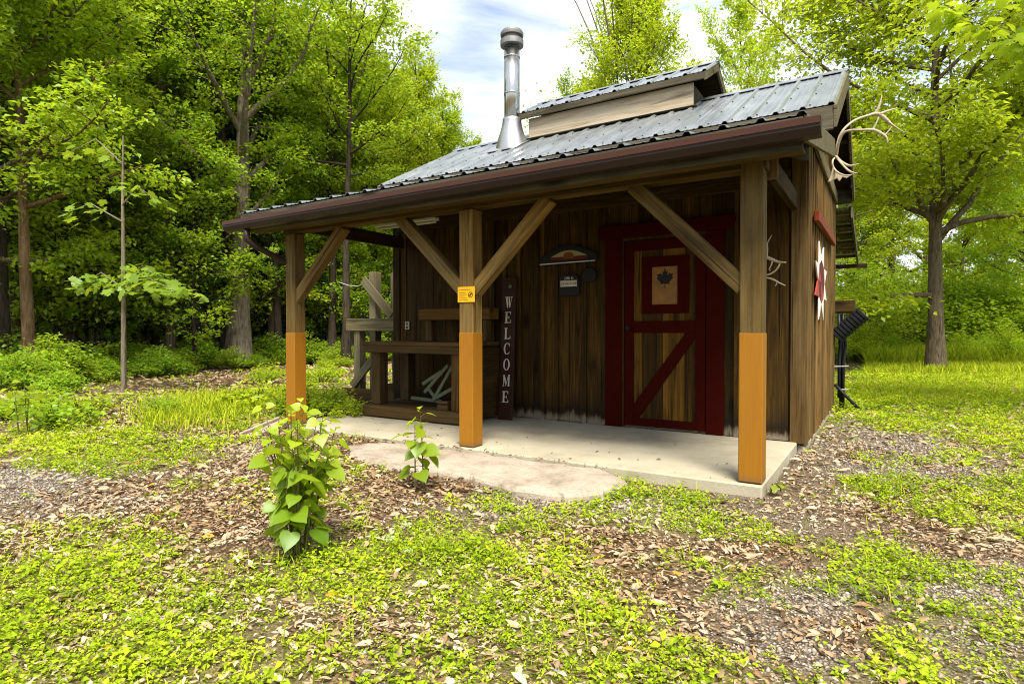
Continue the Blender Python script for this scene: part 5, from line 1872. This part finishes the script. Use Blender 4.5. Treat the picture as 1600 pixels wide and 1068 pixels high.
for (px, py, rx, ry, kd, w) in PATCH:
    c0 = U(px, py, 'z', -0.08)
    c1 = U(px + rx, py, 'z', -0.08)
    c2 = U(px, py + ry, 'z', -0.08)
    c3 = U(px, max(py - ry, 545), 'z', -0.08)
    ax1 = np.array([c1.x - c0.x, c1.y - c0.y])
    ax2 = np.array([c3.x - c2.x, c3.y - c2.y]) / 2
    PW.append((np.array([c0.x, c0.y]), np.linalg.inv(np.stack([ax1, ax2], 1)), kd, w))


def masks(x, y):
    x = np.asarray(x, float)
    y = np.asarray(y, float)
    acc = {k: np.zeros_like(x) for k in 'wlgd'}
    wx = x + (fbm(x, y, 0.7, 61) - 0.5) * 0.8
    wy = y + (fbm(x, y, 0.7, 71) - 0.5) * 0.8
    for c, inv, kd, w in PW:
        u = inv[0, 0] * (wx - c[0]) + inv[0, 1] * (wy - c[1])
        v = inv[1, 0] * (wx - c[0]) + inv[1, 1] * (wy - c[1])
        acc[kd] = np.maximum(acc[kd], w * np.exp(-(u * u + v * v) * 0.9))
    n1 = fbm(x, y, 0.9, 41)
    n2 = fbm(x, y, 0.6, 45)
    n3 = fbm(x, y, 1.3, 49)
    n4 = fbm(x, y, 0.28, 57)
    weed = np.clip((acc['w'] * 0.95 + (n1 - 0.5) * 1.2 + (n4 - 0.5) * 1.1 + 0.16 - 0.34 * acc['l'] - 0.32 * acc['g'] - acc['d']) * 1.35, 0.03, 1)
    lit = np.clip((acc['l'] * 1.0 + (n2 - 0.5) * 1.2 + 0.22 - 0.5 * acc['g']) * 1.2, 0, 1)
    gra = np.clip((acc['g'] + (n3 - 0.5) * 0.9 + 0.15) * 1.1, 0, 1)
    far = np.clip((np.hypot(x - 0.85, y + 4.3) - 13) / 6, 0, 1)
    right = np.clip((x + 1.5) / 2.0, 0, 1)
    weed = np.maximum(weed, far * right)
    lit = np.maximum(lit * (1 - far * right), far * (1 - right) * 0.8)
    gra = gra * (1 - far)
    return weed, lit, gra


def free(x, y, pad=0.0):
    ok = ~((x > -4.99 - pad) & (x < 0.16 + pad) & (y > -0.03 - pad) & (y < 1.87))
    ok &= ~((x > -5.0 - pad) & (x < 0.23 + pad) & (y > 1.8) & (y < 5.4))
    st_ = np.zeros_like(ok)
    px_ = np.array([p.x for p in pts_step])
    py_ = np.array([p.y for p in pts_step])
    j = len(px_) - 1
    for i in range(len(px_)):
        cond = ((py_[i] > y) != (py_[j] > y)) & (x < (px_[j] - px_[i]) * (y - py_[i]) / (py_[j] - py_[i] + 1e-12) + px_[i])
        st_ ^= cond
        j = i
    return ok & ~st_


pts_step = [Vector(p) for p in out]


def axis_vals(lo, f0, f1, hi, step):
    a = list(np.arange(f0, f1, step))
    t, s_ = f0, step
    left = []
    while t > lo:
        s_ *= 1.35
        t -= s_
        left.append(t)
    right = []
    t, s_ = f1, step
    while t < hi:
        right.append(t)
        s_ *= 1.35
        t += s_
    right.append(hi)
    return np.array(left[::-1] + a + right)


gx = axis_vals(-400, -17.0, 6.0, 400, 0.09)
gy = axis_vals(-400, -5.0, 12.0, 400, 0.09)
X, Y = np.meshgrid(gx, gy, indexing='ij')
Z = gz_np(X, Y)
rr_ = np.hypot(X, Y)
Z = np.where(rr_ > 60, np.minimum(Z, -0.1), Z)
inside = (X > -4.9) & (X < 0.1) & (Y > 0.1) & (Y < 5.2)
Z = np.where(inside, np.minimum(Z, -0.12), Z)
V = np.stack([X.ravel(), Y.ravel(), Z.ravel()], 1)
nx, ny = len(gx), len(gy)
ii = np.arange((nx - 1) * (ny - 1))
i0 = (ii // (ny - 1)) * ny + ii % (ny - 1)
F = np.stack([i0, i0 + ny, i0 + ny + 1, i0 + 1], 1)
me = np_mesh('ground', V, F, None, [MT['ground']])
me.polygons.foreach_set('use_smooth', [True] * len(F))
wd, lt_, gv = masks(X.ravel(), Y.ravel())
for nm, arr in (('weed', wd), ('litter', lt_), ('gravel', gv)):
    a = me.attributes.new(nm, 'FLOAT', 'POINT')
    a.data.foreach_set('value', arr.astype(np.float32))
o = bpy.data.objects.new('ground', me)
link(o)
structure(o)


# ------------------------------------------------------------------ scattered cover
def wedge(n, d0, d1, px0, px1, g):
    """n points on the ground inside the view wedge, even per area"""
    D = np.sqrt(g.random(n) * (d1 ** 2 - d0 ** 2) + d0 ** 2)
    px = g.uniform(px0, px1, n)
    fx = np.array([FW.x, FW.y]) / math.hypot(FW.x, FW.y)
    rx = np.array([RT.x, RT.y])
    k = (px - 800) / F_PX
    x = CAM.x + D * (fx[0] + rx[0] * k)
    y = CAM.y + D * (fx[1] + rx[1] * k)
    return x, y, D


def area(d0, d1, px0, px1):
    return (d1 ** 2 - d0 ** 2) / 2 * (px1 - px0) / F_PX


g = np.random.default_rng(101)
P_, A_, N_, S_, B_ = [], [], [], [], []
for (d0, d1, dens, ls, hh) in ((1.25, 2.2, 1500, 0.0185, 0.062), (2.2, 3.4, 1150, 0.0195, 0.065), (3.4, 5.0, 760, 0.0225, 0.07), (5.0, 8.0, 400, 0.030, 0.075), (8.0, 12.0, 190, 0.042, 0.08), (12, 17, 90, 0.055, 0.085)):
    n = int(area(d0, d1, -850, 2450) * dens)
    x, y, D = wedge(n, d0, d1, -850, 2450, g)
    w, l, gg = masks(x, y)
    keep = (g.random(n) < 1.05 * w ** 1.35) & free(x, y, 0.01)
    x, y, w = x[keep], y[keep], w[keep]
    n = len(x)
    z = gz_np(x, y)
    patch = np.clip(fbm(x, y, 0.24, 81, 3) * 2.0 - 0.5, 0, 1)
    hue = fbm(x, y, 0.5, 95, 3)
    tall = hh * (0.12 + 1.1 * patch * w) * g.uniform(0.3, 1.5, n) + 0.006
    lsv = ls * np.exp(g.normal(0, 0.30, n)) * (0.75 + 0.5 * patch)
    lx, ly = g.normal(0, 0.25, n) * tall, g.normal(0, 0.25, n) * tall
    a0 = g.uniform(0, 6.28, n)
    for k in range(8):
        u = 1.0 - k / 8.0
        a = a0 + k * 2.4 + g.uniform(-0.4, 0.4, n)
        h = tall * u + 0.003
        r = lsv * 0.10 * (1 + k * 0.5)
        P_.append(np.stack([x + lx * u + np.cos(a) * r, y + ly * u + np.sin(a) * r, z + h], 1))
        A_.append(np.stack([np.cos(a), np.sin(a), g.uniform(-0.5, 0.5, n) + 0.45 * (u - 0.5)], 1))
        N_.append(np.array([0, 0, 1.0]) + g.normal(0, 0.45, (n, 3)))
        S_.append(lsv * g.uniform(0.6, 1.25, n) * (0.70 + 0.45 * (1 - u)))
        B_.append(np.clip(-0.09 + 0.55 * hue + 0.30 * u + g.normal(0, 0.12, n), 0, 1))
me = leaf_mesh('ground_weeds', np.concatenate(P_), np.concatenate(A_), np.concatenate(N_), np.concatenate(S_), np.concatenate(B_), MT['weeds'], 'rhomb', 0.58, 0.14)
o = bpy.data.objects.new('ground_weeds', me)
link(o)
stuff(o, 'patchy low green weeds covering the ground in front of the cabin', 'weeds')

# dead leaves
P_, A_, N_, S_, B_ = [], [], [], [], []
for (d0, d1, dens, ls) in ((1.25, 2.4, 3800, 0.028), (2.4, 4.0, 2500, 0.033), (4.0, 6.5, 1150, 0.043), (6.5, 10.5, 360, 0.066), (10.5, 20, 80, 0.10)):
    n = int(area(d0, d1, -850, 2450) * dens)
    x, y, D = wedge(n, d0, d1, -850, 2450, g)
    w, l, gg = masks(x, y)
    keep = (g.random(n) < np.clip(l ** 1.1 * (1 - 0.25 * w) + 0.20, 0, 1)) & free(x, y, 0.02)
    x, y = x[keep], y[keep]
    n = len(x)
    z = gz_np(x, y) + g.uniform(0.002, 0.022, n)
    a = g.uniform(0, 6.28, n)
    P_.append(np.stack([x, y, z], 1))
    A_.append(np.stack([np.cos(a), np.sin(a), g.normal(0, 0.22, n)], 1))
    N_.append(np.array([0, 0, 1.0]) + g.normal(0, 0.55, (n, 3)))
    S_.append(ls * np.clip(g.lognormal(-0.25, 0.48, n), 0.22, 2.4))
    B_.append(np.clip(g.normal(0.55, 0.19, n) + (vnoise(x, y, 0.5, 88) - 0.5) * 0.35, 0, 0.965) + (g.random(n) < 0.006) * 0.5)
# a few on the pavement and the step
n = 46
x = g.uniform(-4.6, 0.0, n)
y = np.abs(g.normal(0, 0.5, n)) - 0.0
y = np.clip(y, 0.0, 1.6)
P_.append(np.stack([x, y, np.full(n, 0.006)], 1))
a = g.uniform(0, 6.28, n)
A_.append(np.stack([np.cos(a), np.sin(a), np.zeros(n)], 1))
N_.append(np.array([0, 0, 1.0]) + g.normal(0, 0.25, (n, 3)))
S_.append(g.uniform(0.015, 0.05, n))
B_.append(np.clip(g.normal(0.2, 0.15, n), 0, 0.9))
n = 60
x = g.uniform(-3.3, -0.9, n)
y = -0.035 - np.abs(g.normal(0, 0.03, n))
P_.append(np.stack([x, y, np.full(n, 0.0)], 1))
a = g.uniform(0, 6.28, n)
A_.append(np.stack([np.cos(a), np.sin(a), np.zeros(n)], 1))
N_.append(np.array([0, 0, 1.0]) + g.normal(0, 0.4, (n, 3)))
S_.append(g.uniform(0.02, 0.05, n))
B_.append(np.clip(g.normal(0.3, 0.15, n), 0, 0.9))
Bf = np.concatenate(B_)
me = leaf_mesh('fallen_leaves', np.concatenate(P_), np.concatenate(A_), np.concatenate(N_), np.concatenate(S_), np.clip(Bf, 0, 1), MT['litter'], 'dead')
o = bpy.data.objects.new('fallen_leaves', me)
link(o)
stuff(o, 'brown fallen leaves strewn over the ground in front of the cabin', 'fallen leaves')

# pebbles: squashed octahedra
PV, PF, PB_ = [], [], []
base_v = np.array([(1, 0, 0), (0.2, 0.9, 0.1), (-0.9, 0.3, 0), (-0.4, -0.8, 0.1), (0.6, -0.8, 0), (0.1, 0, 0.75), (0, 0.1, -0.5)])
base_f = np.array([(0, 1, 5), (1, 2, 5), (2, 3, 5), (3, 4, 5), (4, 0, 5), (1, 0, 6), (2, 1, 6), (3, 2, 6), (4, 3, 6), (0, 4, 6)])
cnt = 0
for (d0, d1, dens, ls) in ((1.25, 3.2, 2200, 0.0075), (3.2, 6.0, 1100, 0.010), (6.0, 10.5, 260, 0.016)):
    n = int(area(d0, d1, -850, 2450) * dens)
    x, y, D = wedge(n, d0, d1, -850, 2450, g)
    w, l, gg = masks(x, y)
    keep = (g.random(n) < 0.8 * gg ** 1.6) & free(x, y, 0.01)
    x, y = x[keep], y[keep]
    n = len(x)
    a = g.uniform(0, 6.28, n)
    sz = ls * g.lognormal(0, 0.38, n)
    sz = np.minimum(sz, ls * 2.4)
    c, s_ = np.cos(a), np.sin(a)
    bx = base_v[:, 0][None] * g.uniform(0.8, 1.5, n)[:, None]
    by = base_v[:, 1][None] * g.uniform(0.7, 1.1, n)[:, None]
    bz = base_v[:, 2][None] * g.uniform(0.6, 1.1, n)[:, None]
    vx = (bx * c[:, None] - by * s_[:, None]) * sz[:, None] + x[:, None]
    vy = (bx * s_[:, None] + by * c[:, None]) * sz[:, None] + y[:, None]
    vz = bz * sz[:, None] + (gz_np(x, y) + sz * 0.15)[:, None]
    PV.append(np.stack([vx, vy, vz], 2).reshape(-1, 3))
    PF.append((base_f[None] + (np.arange(n) * 7)[:, None, None]).reshape(-1, 3) + cnt)
    PB_.append(np.repeat(np.clip(g.normal(0.55, 0.24, n), 0, 1), 10))
    cnt += n * 7
me = np_mesh('gravel', np.concatenate(PV), np.concatenate(PF), np.concatenate(PB_), [MT['pebble']])
o = bpy.data.objects.new('gravel', me)
link(o)
stuff(o, 'pale loose gravel on the worn ground around the cabin', 'gravel')

# grass: mown strip and taller grass by the wood edge on the right, tufts left
P_, A_, N_, S_, B_ = [], [], [], [], []


def blades(x, y, h, hv):
    n = len(x)
    a = g.uniform(0, 6.28, n)
    lean = g.uniform(0.1, 0.6, n)
    P_.append(np.stack([x, y, gz_np(x, y) - 0.01], 1))
    A_.append(np.stack([np.cos(a) * lean, np.sin(a) * lean, np.ones(n)], 1))
    N_.append(np.stack([-np.cos(a), -np.sin(a), lean], 1) + g.normal(0, 0.3, (n, 3)))
    S_.append(h * g.uniform(1 - hv, 1 + hv, n))
    B_.append(np.clip(g.normal(0.55, 0.22, n), 0, 1))


for (d0, d1, px0, px1, dens, h) in ((9, 15, 1290, 2150, 420, 0.12), (15, 20, 1270, 2150, 420, 0.22), (18.5, 24, 1250, 2150, 320, 0.55)):
    n = int(area(d0, d1, px0, px1) * dens)
    x, y, D = wedge(n, d0, d1, px0, px1, g)
    w, l, gg = masks(x, y)
    k = (g.random(n) < np.clip(w + 0.15, 0, 1)) & (x > 0.35)
    blades(x[k], y[k], h, 0.5)
for (px, py, rx, ry, n) in ((320, 640, 90, 22, 3600), (400, 630, 60, 16, 2000), (260, 660, 60, 14, 800), (500, 640, 40, 20, 1100)):
    c = U(px, py, 'z', -0.08)
    c1, c2 = U(px + rx, py, 'z', -0.08), U(px, py - ry, 'z', -0.08)
    u, v = g.normal(0, 0.5, n), g.normal(0, 0.5, n)
    x = c.x + (c1.x - c.x) * u + (c2.x - c.x) * v
    y = c.y + (c1.y - c.y) * u + (c2.y - c.y) * v
    k = free(x, y, 0.05)
    blades(x[k], y[k], 0.15, 0.5)
n = 29000
x, y, D = wedge(n, 1.3, 6.5, -850, 2450, g)
w, l, gg = masks(x, y)
tf = vnoise(x, y, 0.35, 123)
k = (g.random(n) < w * np.clip(tf * 2.2 - 0.75, 0, 1)) & free(x, y, 0.02)
blades(x[k], y[k], 0.075, 0.6)
me = leaf_mesh('grass', np.concatenate(P_), np.concatenate(A_), np.concatenate(N_), np.concatenate(S_), np.concatenate(B_), MT['grass'], 'blade')
o = bpy.data.objects.new('grass', me)
link(o)
stuff(o, 'bright green grass beyond the cabin and in tufts at the edge of the woods', 'grass')

# ------------------------------------------------------------------ sky and sun
SUN_EL, SUN_AZ = R(57), R(142)          # azimuth clockwise from +Y
world = bpy.data.worlds.new('World')
SC.world = world
world.use_nodes = True
t = world.node_tree
t.nodes.clear()
wo = t.nodes.new('ShaderNodeOutputWorld')
bg = t.nodes.new('ShaderNodeBackground')
sky = t.nodes.new('ShaderNodeTexSky')
sky.sky_type = 'NISHITA'
sky.sun_disc = False
sky.sun_elevation = SUN_EL
sky.sun_rotation = SUN_AZ
sky.air_density = 1.0
sky.dust_density = 1.5
tc = t.nodes.new('ShaderNodeTexCoord')
mp = t.nodes.new('ShaderNodeMapping')
mp.inputs['Scale'].default_value = (1.2, 1.2, 4.5)
mp.inputs['Rotation'].default_value = (0.10, -0.12, 0.3)
nz = t.nodes.new('ShaderNodeTexNoise')
nz.inputs['Scale'].default_value = 2.2
nz.inputs['Detail'].default_value = 7
nz.inputs['Roughness'].default_value = 0.58
nz.inputs['Distortion'].default_value = 0.5
rp = t.nodes.new('ShaderNodeValToRGB')
rp.color_ramp.elements[0].position = 0.36
rp.color_ramp.elements[0].color = (0.25, 0.25, 0.25, 1)
rp.color_ramp.elements[1].position = 0.56
rp.color_ramp.elements[1].color = (1, 1, 1, 1)
nz2 = t.nodes.new('ShaderNodeTexNoise')
nz2.inputs['Scale'].default_value = 3.4
nz2.inputs['Detail'].default_value = 5
rp2 = t.nodes.new('ShaderNodeValToRGB')
rp2.color_ramp.elements[0].position = 0.35
rp2.color_ramp.elements[0].color = (3.7, 4.2, 5.0, 1)
rp2.color_ramp.elements[1].position = 0.62
rp2.color_ramp.elements[1].color = (7.0, 7.1, 7.25, 1)
mx = t.nodes.new('ShaderNodeMix')
mx.data_type = 'RGBA'
L_ = t.links.new
L_(tc.outputs['Generated'], mp.inputs[0])
L_(mp.outputs[0], nz.inputs['Vector'])
L_(mp.outputs[0], nz2.inputs['Vector'])
L_(nz.outputs[0], rp.inputs[0])
L_(nz2.outputs[0], rp2.inputs[0])
L_(rp.outputs[0], mx.inputs[0])
L_(sky.outputs[0], mx.inputs[6])
L_(rp2.outputs[0], mx.inputs[7])
L_(mx.outputs[2], bg.inputs[0])
bg.inputs[1].default_value = 0.115
L_(bg.outputs[0], wo.inputs[0])

sd = bpy.data.lights.new('sun', 'SUN')
sd.energy = 4.0
sd.angle = R(24)
sd.color = (1.0, 0.93, 0.80)
so = bpy.data.objects.new('sun', sd)
dirv = Vector((math.sin(SUN_AZ) * math.cos(SUN_EL), math.cos(SUN_AZ) * math.cos(SUN_EL), math.sin(SUN_EL)))
so.rotation_euler = (-dirv).to_track_quat('-Z', 'Y').to_euler()
so.location = (0, 0, 30)
link(so)

vs = SC.view_settings
vs.view_transform = 'Standard'
vs.look = 'None'
vs.gamma = 1
vs.use_curve_mapping = False
vs.exposure = 1.1
SC.cycles.max_bounces = 9
SC.cycles.diffuse_bounces = 6
SC.cycles.glossy_bounces = 2
SC.cycles.transmission_bounces = 3
SC.cycles.use_denoising = True
SC.cycles.filter_width = 1.1
